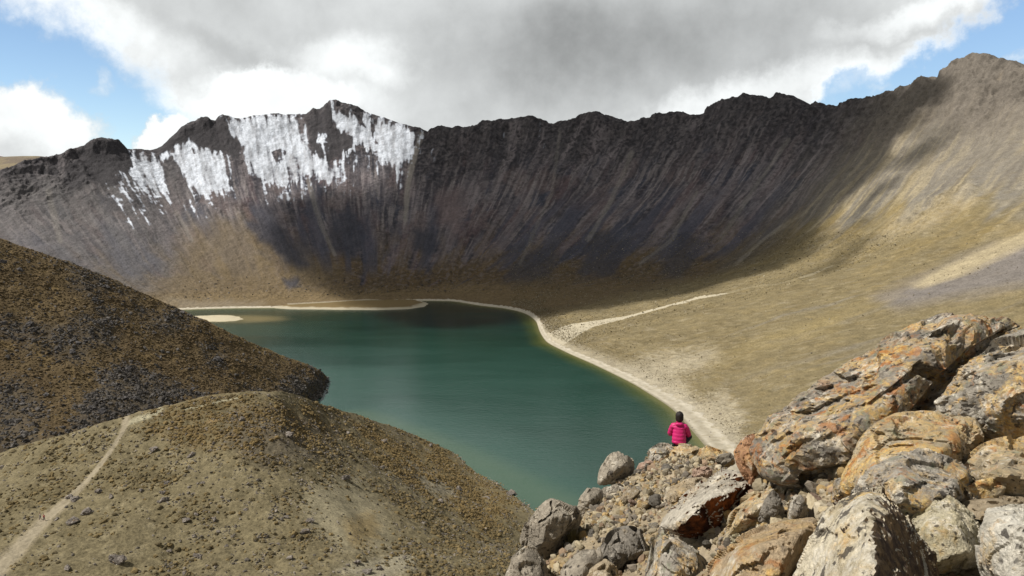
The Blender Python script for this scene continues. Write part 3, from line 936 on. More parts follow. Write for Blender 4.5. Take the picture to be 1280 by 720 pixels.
KV = KG.reshape(-1, 3)
tag(sub_mesh('knoll', KV, kf[~fkp], kcol.reshape(-1, 3), None, m_kn), 'rounded grassy knoll between the dark hill and the rocks', 'knoll', kind='structure')
kpc = np.zeros(KG.shape) + np.array([.27, .232, .165])
kpc *= (1 + .12 * g2 + .1 * g3)[..., None]
tag(sub_mesh('footpath', KV, kf[fkp], kpc.reshape(-1, 3), None, m_pth), 'pale dirt footpath climbing over the grassy knoll', 'footpath', kind='structure')
print('knoll', time.time() - T0)

# ------------------------------------------------------------------ dark hill on the left
HC = [  # crest px py D | middle px py D | base px py D
    (-260, 200, 380, -260, 430, 300, -260, 660, 235),
    (-150, 243, 395, -150, 420, 320, -150, 640, 245),
    (-80, 271, 408, -80, 425, 330, -80, 625, 252),
    (0, 299, 420, 0, 430, 345, 0, 598, 262),
    (60, 319, 428, 60, 440, 355, 60, 585, 272),
    (120, 341, 438, 120, 450, 365, 120, 572, 285),
    (180, 367, 450, 180, 455, 385, 180, 552, 312),
    (240, 394, 464, 240, 468, 405, 240, 540, 345),
    (300, 422, 480, 298, 478, 430, 296, 530, 385),
    (350, 444, 502, 348, 488, 452, 345, 522, 425),
    (385, 457, 525, 382, 486, 482, 378, 512, 462),
    (403, 466, 545, 398, 488, 505, 390, 507, 480),
    (410, 475, 554, 407, 489, 520, 398, 505, 489),
    (411, 484, 533, 409, 491, 516, 402, 506, 484),
    (413, 490, 518, 412, 494, 508, 406, 507, 482),
]
Hk = np.array(HC, float)
hx = np.linspace(0, len(HC) - 1, 820)
Hp = pchip(np.arange(len(HC), dtype=float), Hk, hx)
hrow = lambda o: np.array([P(a, b, c) for a, b, c in Hp[:, o:o + 3]])
hc, hm, hb = hrow(0), hrow(3), hrow(6)
for r_ in (hc, hm, hb):
    r_[:, 2] = np.where(hx > 12.6, -1.5, r_[:, 2])
    r_[:, 2] = np.where(hx > 11.5, np.minimum(r_[:, 2], 1.5), r_[:, 2])
def behind(dy, drop, floor):
    q = hc.copy()
    q[:, 0] *= (q[:, 1] + dy) / q[:, 1]
    q[:, 2] = np.maximum(hc[:, 2] - dy * (120 - hc[:, 2]) / hc[:, 1] - drop, floor)
    q[:, 1] += dy
    return q


hback0 = behind(10, 1.6, -6)
hback = behind(90, 24, -9)
hback2 = behind(240, 400, -11)
hbb = hb.copy()
hbb[:, 1] -= 40
hbb[:, 2] -= 10
hrows = np.stack([hbb, hb, hm, hc, hback0, hback, hback2])
hv = np.concatenate([np.linspace(0, 1, 30, endpoint=False), np.linspace(1, 3, 430, endpoint=False), np.linspace(3, 4, 20, endpoint=False), np.linspace(4, 5, 40, endpoint=False), np.linspace(5, 6, 10)])
HG = pchip(np.arange(7.), hrows, hv)
HR, HCn = HG.shape[:2]
hV = np.repeat(hv[:, None], HCn, 1)
hn = ss(0, .2, np.abs(hV - 3)) * ss(0, 6, HG[..., 2])
HG[..., 2] += hn * (3.0 * fbm(HG / 50., 4, 301) + 1.3 * fbm(HG / 12., 4, 302) + .5 * fbm(HG / 3., 3, 303)) + (1 - hn) * .5 * fbm(HG / 4., 3, 304) * ss(.5, 3, HG[..., 2])
hpx, hpy = proj(HG)
h1, h2, h3 = fbm(HG / 30., 5, 311), fbm(HG / 7., 4, 312), fbm(HG / 2., 3, 313)
HDP = [([(-20, 395), (60, 400), (130, 385), (160, 400), (140, 430), (80, 440), (-20, 430)], .8), ([(80, 332), (130, 340), (160, 370), (120, 380), (90, 360)], .7), ([(170, 385), (230, 385), (260, 410), (220, 420), (180, 410)], .7),
       ([(112, 470), (160, 455), (215, 478), (262, 494), (240, 512), (190, 520), (130, 545), (90, 556), (100, 520)], 1.0), ([(-40, 470), (40, 480), (60, 520), (30, 560), (-40, 600)], .8), ([(0, 575), (60, 545), (110, 540), (60, 580)], .8), ([(255, 440), (285, 440), (290, 465), (265, 465)], .8), ([(340, 478), (400, 462), (412, 475), (408, 500), (380, 505), (330, 495)], .9), ([(300, 486), (350, 486), (345, 500), (300, 500)], .8)]
hd = np.zeros(hpx.shape)
for poly, a in HDP:
    hd = np.maximum(hd, a * ss(-12, 10, polysd(hpx + 34 * h1 + 14 * h2, hpy + 18 * h1 + 14 * h2, poly)))
hcol = np.zeros(HG.shape) + np.array([.140, .095, .046])
hcol = mix(hcol, (.115, .075, .036), ss(-.2, .5, h1))
hcol = mix(hcol, (.19, .125, .05), .6 * ss(.05, .6, h2))
hcol = mix(hcol, (.085, .073, .06), hd * .6)
rim = ss(2.55, 2.95, hV + .15 * h1)
hcol = mix(hcol, (.235, .16, .065), rim * .6 * ss(150, 330, hpx))  # lighter band on the crest: the sunlit edge painted into the colour
hcol *= (.88 + .2 * h3 + .12 * h2)[..., None] * np.array([.93, 1., 1.08])
m_hl = terrain_mat('dark hill of heather grass', 1.0, 1.2, .5, .7)
tag(sub_mesh('hill', HG.reshape(-1, 3), grid_faces(HR, HCn).reshape(-1, 4), hcol.reshape(-1, 3), None, m_hl), 'dark brown hill strewn with black rocks running down to the lake', 'hill', kind='structure')
print('hill', time.time() - T0)

# bottom sheet under everything
def bed():
    s = 6000
    X, Y = np.meshgrid(np.linspace(-s, s, 40), np.linspace(-s, s, 40))
    V = v3(X, Y, -14.0)
    m = simple_mat('ground earth', (.15, .12, .08), .95, .3, .01, .2)
    o = link('ground', new_mesh('ground', V.reshape(-1, 3), grid_faces(40, 40).reshape(-1, 4)), m)
    tag(o, 'brown earth under and around the crater', 'ground', kind='structure')


bed()

SC.view_settings.view_transform = 'Standard'
SC.view_settings.look = 'None'
SC.view_settings.exposure = 0.12
SC.view_settings.gamma = 1.0
SC.cycles.use_denoising = True
SC.cycles.max_bounces = 6
SC.cycles.diffuse_bounces = 3
SC.cycles.glossy_bounces = 2
SC.cycles.transparent_max_bounces = 8
SC.cycles.volume_bounces = 0
SC.cycles.use_adaptive_sampling = False


# ------------------------------------------------------------------ unseen cloud over the crater, outlined to cast the wall's shade
def shade_cloud():
    ZC = 980.0

    def hit(x, y):
        return nearest(CR_px, CR_py, CR_G, x, y, (CR_v <= 1.0) & (CR_v > 0))
    lake_pts = lambda x, y: PZ(x, y)
    pts = [hit(1180, 112), hit(1120, 190), hit(1060, 250), hit(1000, 318), hit(935, 345), hit(860, 366), hit(760, 386), hit(690, 396), lake_pts(645, 402), lake_pts(560, 410), lake_pts(480, 402),
           hit(440, 378), hit(400, 362), hit(360, 330), hit(330, 285), hit(350, 245), hit(420, 238), hit(490, 228), hit(512, 190)]
    for x, e in ((540, 60), (700, 140), (850, 160), (1000, 130), (1100, 90)):
        q = hit(x, np.interp(x, rpx, rpy) + 1)
        pts.append(q + np.array([.1, 1, 0]) * e)
    pts = pts[:19] + pts[19:]
    foot_ = np.array([p + TOSUN * (ZC - p[2]) / TOSUN[2] for p in pts])[:, :2]
    x0, y0 = foot_.min(0) - 160
    x1, y1 = foot_.max(0) + 160
    nx_, ny_ = 220, 150
    X, Y = np.meshgrid(np.linspace(x0, x1, nx_), np.linspace(y0, y1, ny_))
    w1 = fbm(v3(X / 170, Y / 170, 0), 5, 401)
    w2 = fbm(v3(X / 45, Y / 45, 3), 4, 402)
    sd = polysd(X, Y, foot_)
    rgt = ss(foot_[:, 0].max() - 420, foot_[:, 0].max() - 150, X)
    for hx_, hy_, ra, rb, an in ((1085, 262, 60, 24, 35), (1150, 190, 60, 30, 45), (1060, 318, 70, 16, 28), (1150, 130, 50, 40, 40)):
        q = hit(hx_, hy_)
        q = q + TOSUN * (ZC - q[2]) / TOSUN[2]
        ca, sa = math.cos(math.radians(an)), math.sin(math.radians(an))
        du, dv = (X - q[0]) * ca + (Y - q[1]) * sa, -(X - q[0]) * sa + (Y - q[1]) * ca
        sd = np.maximum(sd, (1 - np.hypot(du / ra, dv / rb)) * rb)
    sd = sd + (26 + 40 * rgt) * w1 + (14 + 16 * rgt) * w2
    dens = ss(-42, 50, sd)
    # a thin place lets some sun through to the crest on the right and the foot of the left wall
    th = 4 + 90 * ss(-40, 130, sd)
    top = ZC + th * (.8 + .35 * w1 + .25 * w2)
    bot = ZC - th * (.25 + .12 * w2)
    V = np.concatenate([v3(X, Y, top).reshape(-1, 3), v3(X, Y, bot).reshape(-1, 3)])
    f = grid_faces(ny_, nx_)
    keep = (np.minimum(np.minimum(dens[:-1, :-1], dens[1:, 1:]), np.minimum(dens[1:, :-1], dens[:-1, 1:])) > .015)
    N = nx_ * ny_
    faces = [f[keep], f[keep][:, ::-1] + N]
    ii = np.arange(N).reshape(ny_, nx_)
    kp = np.pad(keep, 1)
    side = []
    for (a, b, da, db) in (((slice(1, -1), slice(1, -1)), (slice(0, -2), slice(1, -1)), (0, 0), (0, 1)), ((slice(1, -1), slice(1, -1)), (slice(2, None), slice(1, -1)), (1, 1), (1, 0)),
                           ((slice(1, -1), slice(1, -1)), (slice(1, -1), slice(0, -2)), (1, 0), (0, 0)), ((slice(1, -1), slice(1, -1)), (slice(1, -1), slice(2, None)), (0, 1), (1, 1))):
        m = kp[a] & ~kp[b]
        r, c = np.nonzero(m)
        p, q = ii[r + da[0], c + da[1]], ii[r + db[0], c + db[1]]
        side.append(np.stack([q, p, p + N, q + N], -1))
    faces = np.concatenate(faces + side)
    dd = np.concatenate([dens.ravel()] * 2)
    me = new_mesh('cloud', V, faces, np.repeat(dd[:, None], 3, 1))
    m, n = newmat('cloud vapour')
    a = n.attr('Col', 'Fac')
    pos = n.n('ShaderNodeNewGeometry').outputs['Position']
    k = n.step(n.m('ADD', a, n.m('MULTIPLY', n.m('SUBTRACT', n.noise(pos, .012, 6, .6), .5), .7)), .05, .95)
    k = n.m('MULTIPLY', k, .70)
    tr = n.n('ShaderNodeBsdfTransparent')
    df = n.n('ShaderNodeBsdfDiffuse')
    df.inputs[0].default_value = (.85, .85, .86, 1)
    tl = n.n('ShaderNodeBsdfTranslucent')
    tl.inputs[0].default_value = (.8, .8, .82, 1)
    m1 = n.n('ShaderNodeMixShader')
    n.put(m1.inputs[0], .5)
    n.put(m1.inputs[1], df.outputs[0])
    n.put(m1.inputs[2], tl.outputs[0])
    m2 = n.n('ShaderNodeMixShader')
    n.put(m2.inputs[0], k)
    n.put(m2.inputs[1], tr.outputs[0])
    n.put(m2.inputs[2], m1.outputs[0])
    o = n.n('ShaderNodeOutputMaterial')
    n.put(o.inputs[0], m2.outputs[0])
    tag(link('cloud', used_only(me), m), 'grey cloud above the view, shaped to shade the crater wall', 'cloud', kind='stuff')


def used_only(me):
    bm = bmesh.new()
    bm.from_mesh(me)
    bmesh.ops.delete(bm, geom=[v for v in bm.verts if not v.link_faces], context='VERTS')
    bm.to_mesh(me)
    bm.free()
    return me


shade_cloud()

# ------------------------------------------------------------------ rocks
_ico = {}


def ico(s):
    if s not in _ico:
        bm = bmesh.new()
        bmesh.ops.create_icosphere(bm, subdivisions=s, radius=1)
        bm.verts.ensure_lookup_table()
        V = np.array([v.co[:] for v in bm.verts])
        Fc = np.array([[v.index for v in f.verts] for f in bm.faces])
        bm.free()
        V /= np.linalg.norm(V, axis=1)[:, None]
        _ico[s] = (V, Fc)
    return _ico[s]


def hull_planes(q):
    bm = bmesh.new()
    for p in q:
        bm.verts.new(p)
    bmesh.ops.convex_hull(bm, input=bm.verts)
    bm.normal_update()
    seen = {}
    for f in bm.faces:
        n = np.array(f.normal[:])
        d = float(np.dot(n, f.verts[0].co))
        if d < 0:
            n, d = -n, -d
        k = tuple(np.round(n, 1))
        if k not in seen:
            seen[k] = (n, d)
    bm.free()
    N = np.array([a[0] for a in seen.values()])
    D = np.array([max(a[1], .12) for a in seen.values()])
    return N, D


def rock_surface(pts, seed, sub, p=64, chamfer=16, rough=1.0, chunk=1.0, chunk2=.75, cut=(.86, .99)):
    r = np.random.default_rng(seed)
    pts = np.asarray(pts, float)
    lo, hi = pts.min(0), pts.max(0)
    c = pts.mean(0) * .5 + (lo + hi) * .25
    ext = (hi - lo) / 2
    q = (pts - c) / ext
    N, D = hull_planes(q)
    if chamfer:
        if sub >= 5:
            chamfer = max(2, chamfer * 2 + 14)
        n2 = r.normal(size=(chamfer, 3))
        n2 /= np.linalg.norm(n2, axis=1)[:, None]
        sup = (q @ n2.T).max(0)
        N = np.concatenate([N, n2])
        D = np.concatenate([D, sup * r.uniform(cut[0], cut[1], chamfer)])
    U_, Fc = ico(sub)
    g = np.maximum(U_ @ N.T, 0) / D[None]
    rad = (g ** p).sum(1) ** (-1.0 / p)
    X = U_ * rad[:, None]
    Xw = X * ext
    L = float((ext[0] * ext[1] * ext[2]) ** (1 / 3.))
    o = r.uniform(-50, 50, 3)
    dirw = X * ext
    dirw /= np.linalg.norm(dirw, axis=1)[:, None]
    # nudge the sampling so cells are not aligned to the axes
    A = np.linalg.qr(r.normal(size=(3, 3)))[0]
    Y = Xw @ A.T
    Yw = Y + .05 * L * np.stack([vnoise(Y / (.3 * L) + o + k * 9.3, 3) for k in range(3)], -1)

    def facets(size, s):
        """fracture facets: every cell is a plane of its own tilt and height"""
        q_ = Yw / (size * L) + o
        f1, f2, cid, off = worley(q_, s, True)
        t = [np.modf(cid * m_)[0] - .5 for m_ in (97.3, 733.1, 5179.7)]
        pl_ = (t[0] * off[..., 0] + t[1] * off[..., 1] + t[2] * off[..., 2]) * size * L
        return pl_, cid - .5, f2 - f1
    disp = (.025 if sub >= 5 else .05) * L * fbm(Y / (.85 * L) + o, 2, 5) * rough
    if sub >= 5:
        pl_, cd, e = facets(.55, 11)
        disp += chunk * (.75 * pl_ + .06 * L * cd)
        pl_, cd, e = facets(.20, 12)
        k_ = ss(-.35, .3, fbm(Y / (.7 * L) + o, 2, 77))
        disp += chunk2 * k_ * (.95 * pl_ + .035 * L * cd)
        if sub >= 6:
            pl_, cd, e = facets(.075, 13)
            disp += chunk2 * (.4 + .6 * k_) * (.9 * pl_ + .014 * L * cd)
        disp += .012 * L * rough * ridged(Y / (.12 * L) + o, 4, 15)
        disp += .013 * L * rough * fbm(Y / (.045 * L) + o, 4, 16, .65)
    elif sub >= 4:
        pl_, cd, e = facets(.55, 11)
        disp += chunk * (.8 * pl_ + .07 * L * cd)
        disp += .04 * L * rough * fbm(Y / (.2 * L) + o, 3, 16)
    else:
        disp += .05 * L * rough * vnoise(Y / (.4 * L) + o, 3)
    if sub >= 5:
        disp = np.clip(disp, -.16 * L, .075 * L)
    return c + Xw + dirw * disp[:, None], Fc


def rock_mat(name, a, b, ochre=.0, orange=.0, white=.0, black=.0, green=.0, scale=1.0, face=None, layers=False):
    m, n = newmat(name)
    tc = n.n('ShaderNodeTexCoord').outputs['Object']
    rnd = n.n('ShaderNodeObjectInfo').outputs['Random']
    off = n.n('ShaderNodeCombineXYZ')
    n.put(off.inputs[0], n.m('MULTIPLY', rnd, 37.0))
    n.put(off.inputs[1], n.m('MULTIPLY', rnd, 91.0))
    n.put(off.inputs[2], n.m('MULTIPLY', rnd, 53.0))
    v = n.vm('ADD', tc, off.outputs[0])
    vw = n.vm('ADD', v, n.vm('SCALE', n.noise(v, 3 * scale, 4, .6, out=1), scale=.22 / scale))
    c = n.mix(n.step(n.noise(v, 1.6 * scale, 9, .68), .36, .64), a, b)
    c = n.mix(n.m('MULTIPLY', n.step(n.noise(v, 9 * scale, 8, .7), .42, .66), .55), c, tuple(x * .55 for x in a))
    if layers:
        mp = n.n('ShaderNodeMapping')
        n.put(mp.inputs[0], vw)
        mp.inputs['Rotation'].default_value = (math.radians(20), math.radians(-32), 0)
        mp.inputs['Scale'].default_value = (1.2, 1.2, 9)
        c = n.mix(n.m('MULTIPLY', n.step(n.noise(mp.outputs[0], 2.0 * scale, 6, .6), .45, .62), .5), c, tuple(x * .6 for x in b))
    if white:
        t = n.step(n.noise(vw, 2.7 * scale, 9, .66), .62 - .2 * white, .70 - .16 * white)
        t = n.m('MULTIPLY', t, n.step(n.noise(v, 17 * scale, 6, .65), .34, .56))
        c = n.mix(n.m('MULTIPLY', t, .85), c, (.56, .52, .44))
    patchy = n.step(n.noise(v, .8, 4, .6), .36, .58, .25, 1.0)
    if ochre:
        t = n.step(n.noise(vw, 1.9 * scale, 9, .68, .4), .63 - .25 * ochre, .74 - .2 * ochre)
        t = n.m('MULTIPLY', t, n.step(n.noise(vw, 14 * scale, 6, .65), .30, .60))
        c = n.mix(n.m('MULTIPLY', n.m('MULTIPLY', t, .85), patchy), c, n.mix(n.step(n.noise(v, 9 * scale, 6, .65), .36, .64), (.42, .23, .048), (.58, .42, .17)))
    if orange:
        t = n.step(n.noise(vw, 2.9 * scale, 9, .66, .6), .66 - .22 * orange, .74 - .18 * orange)
        c = n.mix(n.m('MULTIPLY', n.m('MULTIPLY', t, .8), patchy), c, n.mix(n.noise(v, 12 * scale, 5), (.22, .07, .02), (.42, .18, .045)))
    if green:
        t = n.step(n.noise(vw, 3.3 * scale, 8, .66), .62 - .15 * green, .70 - .12 * green)
        c = n.mix(n.m('MULTIPLY', t, .6), c, (.20, .215, .15))
    if black:
        t = n.step(n.noise(vw, 5.5 * scale, 7, .6), .66 - .14 * black, .70 - .13 * black)
        t2 = n.step(n.voro(vw, 9 * scale), .26, .20)
        t2 = n.m('MULTIPLY', t2, n.step(n.noise(v, 2.2 * scale, 3), .48, .58))
        c = n.mix(n.m('MULTIPLY', n.m('MAXIMUM', t, t2), .85), c, (.045, .038, .034))
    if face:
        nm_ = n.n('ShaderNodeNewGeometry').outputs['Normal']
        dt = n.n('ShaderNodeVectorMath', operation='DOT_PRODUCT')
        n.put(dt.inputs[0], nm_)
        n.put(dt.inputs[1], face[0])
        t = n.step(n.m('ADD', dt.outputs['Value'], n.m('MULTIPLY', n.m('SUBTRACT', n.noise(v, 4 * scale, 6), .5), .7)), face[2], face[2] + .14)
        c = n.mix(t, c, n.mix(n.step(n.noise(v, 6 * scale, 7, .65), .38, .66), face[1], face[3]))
    sp = n.noise(v, 70 * scale, 4, .7)
    k = n.m('ADD', -.12, n.m('ADD', n.m('MULTIPLY', sp, .9), n.m('MULTIPLY', n.noise(v, 12 * scale, 9, .74), 1.6)))
    cc_ = n.n('ShaderNodeCombineColor')
    for s in cc_.inputs:
        n.put(s, k)
    c = n.mix(1.0, c, cc_.outputs[0], 'MULTIPLY')
    h = n.m('ADD', n.m('MULTIPLY', n.noise(vw, 7 * scale, 10, .68), 1.0), n.m('MULTIPLY', n.noise(v, 45 * scale, 5, .7), .30))
    h = n.m('ADD', h, n.m('MULTIPLY', n.step(n.voro(vw, 30 * scale), .10, .40), .10))
    n.bsdf(c, .92, n.bump(h, 1.0, .075 / scale), spec=.15)
    return m


GREY = rock_mat('grey andesite', (.21, .184, .148), (.34, .30, .24), ochre=.08, white=.25, black=.15)
GREYD = rock_mat('dark grey rock', (.15, .134, .112), (.26, .235, .20), ochre=.1, white=.15, black=.2, layers=True)
PINK = rock_mat('pinkish rock', (.30, .205, .155), (.40, .29, .22), ochre=.15, white=.25, black=.1)
TAN = rock_mat('tan rock', (.30, .24, .16), (.40, .33, .235), ochre=.4, white=.35, black=.12)
OCHRE = rock_mat('ochre stained rock', (.27, .225, .155), (.42, .35, .24), ochre=.88, orange=.6, white=.45, black=.4, green=.3, scale=2.4)
GREYLICH = rock_mat('grey rock with lichen', (.20, .18, .15), (.34, .31, .265), ochre=.66, orange=.3, white=.5, black=.55, green=.4, scale=2.2)
OUT = rock_mat('outcrop of stained lava', (.155, .14, .12), (.32, .285, .235), ochre=.82, orange=.66, white=.45, black=.6, green=.5, scale=1.9)
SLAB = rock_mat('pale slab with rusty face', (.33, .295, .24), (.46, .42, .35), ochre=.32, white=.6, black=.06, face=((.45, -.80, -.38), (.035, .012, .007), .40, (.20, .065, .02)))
SPIKE = rock_mat('white spotted rock', (.42, .36, .25), (.58, .52, .40), ochre=.35, white=.9, black=.75, scale=1.7, face=((.80, -.45, .10), (.06, .043, .035), .45, (.16, .11, .06)))  # right face painted dark: its shadow put into the colour, over dark brown rock
PALE = rock_mat('pale yellow rock', (.40, .35, .22), (.53, .48, .36), ochre=.42, white=.6, black=.08, scale=2.0, layers=True)
WHITE = rock_mat('white rock with red stain', (.50, .46, .38), (.62, .59, .52), ochre=.3, orange=.3, white=.5, black=.1, scale=1.3)
RUST = rock_mat('rust brown rock', (.27, .135, .075), (.38, .22, .125), ochre=.4, orange=.5, white=.15, black=.15)
BAND = rock_mat('banded ochre slab', (.36, .27, .17), (.46, .36, .24), ochre=.7, orange=.55, white=.4, black=.2, layers=True)
DARKHILL = rock_mat('black hill rock', (.050, .047, .048), (.105, .098, .096), white=.12, scale=.35)
KNOLLROCK = rock_mat('grey knoll rock', (.11, .095, .085), (.22, .195, .17), ochre=.15, white=.15, scale=.8)


def boulder(name, label, outline, D, thick, mat, front=(), sub=6, seed=1, dtop=0.0, group=None, cat='boulder', grooves=(), **kw):
    """outline: pixels of the silhouette at distance D (dtop: how much farther its top lies); front: (px, py, nearer by) shaping the near face"""
    o = np.array(outline, float)
    y0, y1 = o[:, 1].min(), o[:, 1].max()
    cx, cy = o.mean(0)
    pts = []
    for x, y in o:
        t = (y1 - y) / (y1 - y0 + 1e-6)
        pts.append(P(cx + (x - cx) * 1.07, cy + (y - cy) * 1.07, D + dtop * t))
    for f in front:
        pts.append(P(f[0], f[1], D - f[2]))
    for x, y in o:
        t = (y1 - y) / (y1 - y0 + 1e-6)
        q = P(cx + (x - cx) * .72, cy + (y - cy) * .72, D + dtop * t + thick)
        q[2] -= .12 * thick
        pts.append(q)
    V, Fc = rock_surface(pts, seed, sub, **kw)
    if grooves:
        ax, ay = proj(V)
        cen = V.mean(0)
        ctr = (V[:, 1] < cen[1] + .35 * thick)
        nse = 3 * fbm(V * 9, 3, 3)
        for ln, wd, dp in grooves:
            k = (1 - ss(.35, 1.0, linesd(ax + nse, ay - nse, ln) / wd)) * ctr
            V = V + np.array([0, .92, -.25]) * (dp * k)[:, None]
    loc = np.array([V[:, 0].mean(), V[:, 1].mean(), V[:, 2].min()])
    me = new_mesh(name, V - loc, Fc)
    me.set_sharp_from_angle(angle=math.radians(24))
    ob = link(name, me, mat)
    ob.location = loc
    tag(ob, label, cat, group)
    return ob


boulder('outcrop', 'largest outcrop of rust and grey lichened rock rising at the right edge of the slope', [(945, 588), (948, 556), (975, 514), (1012, 488), (1060, 455), (1110, 424), (1152, 404), (1200, 388), (1236, 395), (1262, 412), (1240, 450), (1180, 520), (1100, 590), (1040, 612), (980, 605)], 8.4, 1.5, OUT,
        front=[(1010, 560, .55), (1090, 500, .35), (1150, 455, .1), (1080, 575, .75)], sub=7, seed=21, dtop=1.1, chamfer=14, chunk=.5, chunk2=.8, grooves=[([(1262, 418), (1215, 445), (1180, 478), (1150, 515), (1128, 548)], 11, .28), ([(1150, 462), (1172, 470)], 10, .22), ([(1040, 520), (1090, 505), (1150, 462)], 5, .07), ([(1000, 560), (1060, 540)], 6, .06), ([(1165, 418), (1176, 421)], 4, .10), ([(1010, 598), (1060, 590)], 12, .25)])
boulder('boulder', 'big smooth grey slab leaning against the right side of the largest outcrop', [(1163, 530), (1172, 503), (1200, 468), (1238, 441), (1290, 408), (1380, 388), (1420, 470), (1390, 570), (1290, 560), (1225, 545)], 6.7, .9, GREYLICH, front=[(1240, 500, .18), (1290, 470, .3), (1330, 440, .3), (1300, 530, .4)], sub=7, seed=22, dtop=.7, chamfer=14, chunk=.5)
boulder('boulder', 'orange topped rounded boulder in front of the largest outcrop', [(1055, 612), (1066, 578), (1085, 548), (1106, 529), (1122, 522), (1150, 527), (1186, 535), (1214, 520), (1226, 548), (1215, 580), (1190, 610), (1120, 625)], 6.1, .8, OCHRE, front=[(1110, 575, .35), (1170, 570, .35), (1140, 600, .5)], sub=7, seed=23, dtop=.45, chamfer=16, chunk=.75)
boulder('boulder', 'wide yellow and grey lichened block below the orange topped boulder', [(1066, 622), (1080, 598), (1110, 577), (1148, 562), (1180, 575), (1203, 586), (1218, 600), (1222, 616), (1200, 632), (1150, 655), (1100, 655)], 5.3, .8, GREYLICH, front=[(1110, 615, .3), (1180, 612, .3), (1150, 635, .45)], sub=7, seed=24, dtop=.35, chamfer=16, chunk=.8)
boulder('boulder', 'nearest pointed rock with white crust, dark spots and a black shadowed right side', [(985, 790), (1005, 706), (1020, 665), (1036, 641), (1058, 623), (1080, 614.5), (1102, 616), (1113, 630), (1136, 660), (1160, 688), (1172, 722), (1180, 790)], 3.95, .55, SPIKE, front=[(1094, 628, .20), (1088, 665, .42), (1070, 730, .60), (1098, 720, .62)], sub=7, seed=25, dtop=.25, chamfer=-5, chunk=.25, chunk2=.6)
boulder('boulder', 'pale cream block with a flat tilted top beside the pointed rock', [(1132, 662), (1158, 633), (1183, 620), (1196, 631), (1226, 662), (1232, 696), (1218, 712), (1180, 722), (1150, 712)], 4.75, .55, PALE, front=[(1165, 655, .2), (1190, 640, .1), (1212, 690, .3), (1170, 700, .35)], sub=7, seed=26, dtop=.35, chamfer=-4, chunk=.3, chunk2=.7)
boulder('boulder', 'white block with a red stain in the bottom right corner', [(1226, 662), (1238, 644), (1262, 637), (1300, 640), (1360, 655), (1370, 760), (1290, 770), (1240, 735), (1228, 700)], 3.9, .6, WHITE, front=[(1255, 665, .2), (1310, 660, .25), (1262, 730, .3), (1320, 720, .35)], sub=7, seed=27, dtop=.2, chamfer=-2, chunk=.6, chunk2=.8)
boulder('boulder', 'yellow stained blocky rock at the right edge below the smooth grey slab', [(1198, 590), (1212, 568), (1228, 558), (1252, 562), (1290, 545), (1340, 548), (1360, 620), (1300, 650), (1240, 625), (1208, 612)], 5.6, .7, OCHRE, front=[(1240, 590, .25), (1300, 590, .35)], sub=6, seed=28, dtop=.35, chamfer=16)
boulder('boulder', 'low flat tan rock between the wide yellow block and the white block', [(1188, 640), (1205, 626), (1240, 616), (1290, 622), (1320, 640), (1280, 665), (1230, 668), (1205, 656)], 5.0, .6, TAN, front=[(1240, 640, .2)], sub=6, seed=29, dtop=.45, chamfer=16)
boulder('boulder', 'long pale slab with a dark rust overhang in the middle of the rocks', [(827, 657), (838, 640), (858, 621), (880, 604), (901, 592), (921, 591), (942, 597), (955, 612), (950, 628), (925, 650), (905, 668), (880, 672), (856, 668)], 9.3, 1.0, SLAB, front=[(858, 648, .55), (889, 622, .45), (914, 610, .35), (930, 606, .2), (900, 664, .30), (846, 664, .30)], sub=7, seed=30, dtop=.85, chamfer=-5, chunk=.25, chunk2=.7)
boulder('boulder', 'ochre streaked grey rock standing under the long pale slab', [(803, 760), (806, 712), (813, 684), (828, 667), (850, 668), (872, 684), (884, 700), (892, 730), (886, 780)], 8.1, .9, GREYLICH, front=[(835, 700, .3), (860, 720, .4), (820, 740, .3)], sub=7, seed=31, dtop=.3, chamfer=14, chunk=.6)
boulder('boulder', 'broad ochre slab with orange bands along the bottom edge', [(888, 712), (903, 691), (938, 673), (982, 660), (1022, 650), (1034, 660), (1018, 690), (1005, 730), (990, 790), (900, 790)], 5.6, .8, BAND, front=[(940, 690, .15), (990, 672, .1), (950, 730, .45), (920, 740, .4)], sub=7, seed=32, dtop=.75, chamfer=12, chunk=.45)
boulder('boulder', 'cracked yellow grey block right of the rust overhang', [(908, 668), (916, 640), (934, 625), (962, 609), (978, 618), (970, 640), (955, 655), (932, 668)], 8.5, .7, OCHRE, front=[(935, 642, .3), (958, 632, .25)], sub=6, seed=33, dtop=.3, chunk=1.2)
boulder('boulder', 'upright rust brown rock on the left flank of the largest outcrop', [(918, 562), (930, 549), (946, 543), (956, 552), (953, 580), (954, 606), (940, 612), (930, 592), (922, 578)], 9.3, .5, RUST, front=[(940, 575, .25)], sub=6, seed=34, dtop=.3)
boulder('boulder', 'largest rounded grey boulder at the left edge of the rocks, with a crack across it', [(652, 672), (661, 651), (675, 633), (690, 624.5), (710, 625), (725, 638), (723, 655), (706, 676), (690, 693), (672, 698), (658, 690)], 12.2, .9, GREY, front=[(680, 650, .35), (708, 645, .3), (690, 675, .4), (668, 680, .3)], sub=7, seed=35, dtop=.25, chamfer=17, chunk=.6, grooves=[([(689, 628), (690, 642), (684, 648), (674, 653)], 2.0, .12)])
boulder('boulder', 'split grey boulder at the bottom left end of the rocks', [(628, 740), (637, 702), (652, 683), (668, 690), (682, 706), (690, 740), (684, 770), (640, 775)], 11.0, .8, GREY, front=[(655, 715, .3), (675, 730, .3)], sub=6, seed=36, dtop=.2, chunk=.9)
boulder('boulder', 'rounded grey boulder outlined against the green lake', [(748, 606), (752, 585), (760, 571), (774, 564.5), (787, 569), (794, 583), (787, 594), (770, 604)], 17.2, .8, GREY, front=[(765, 588, .35), (782, 582, .25)], sub=6, seed=37, dtop=.2, chunk=.5)
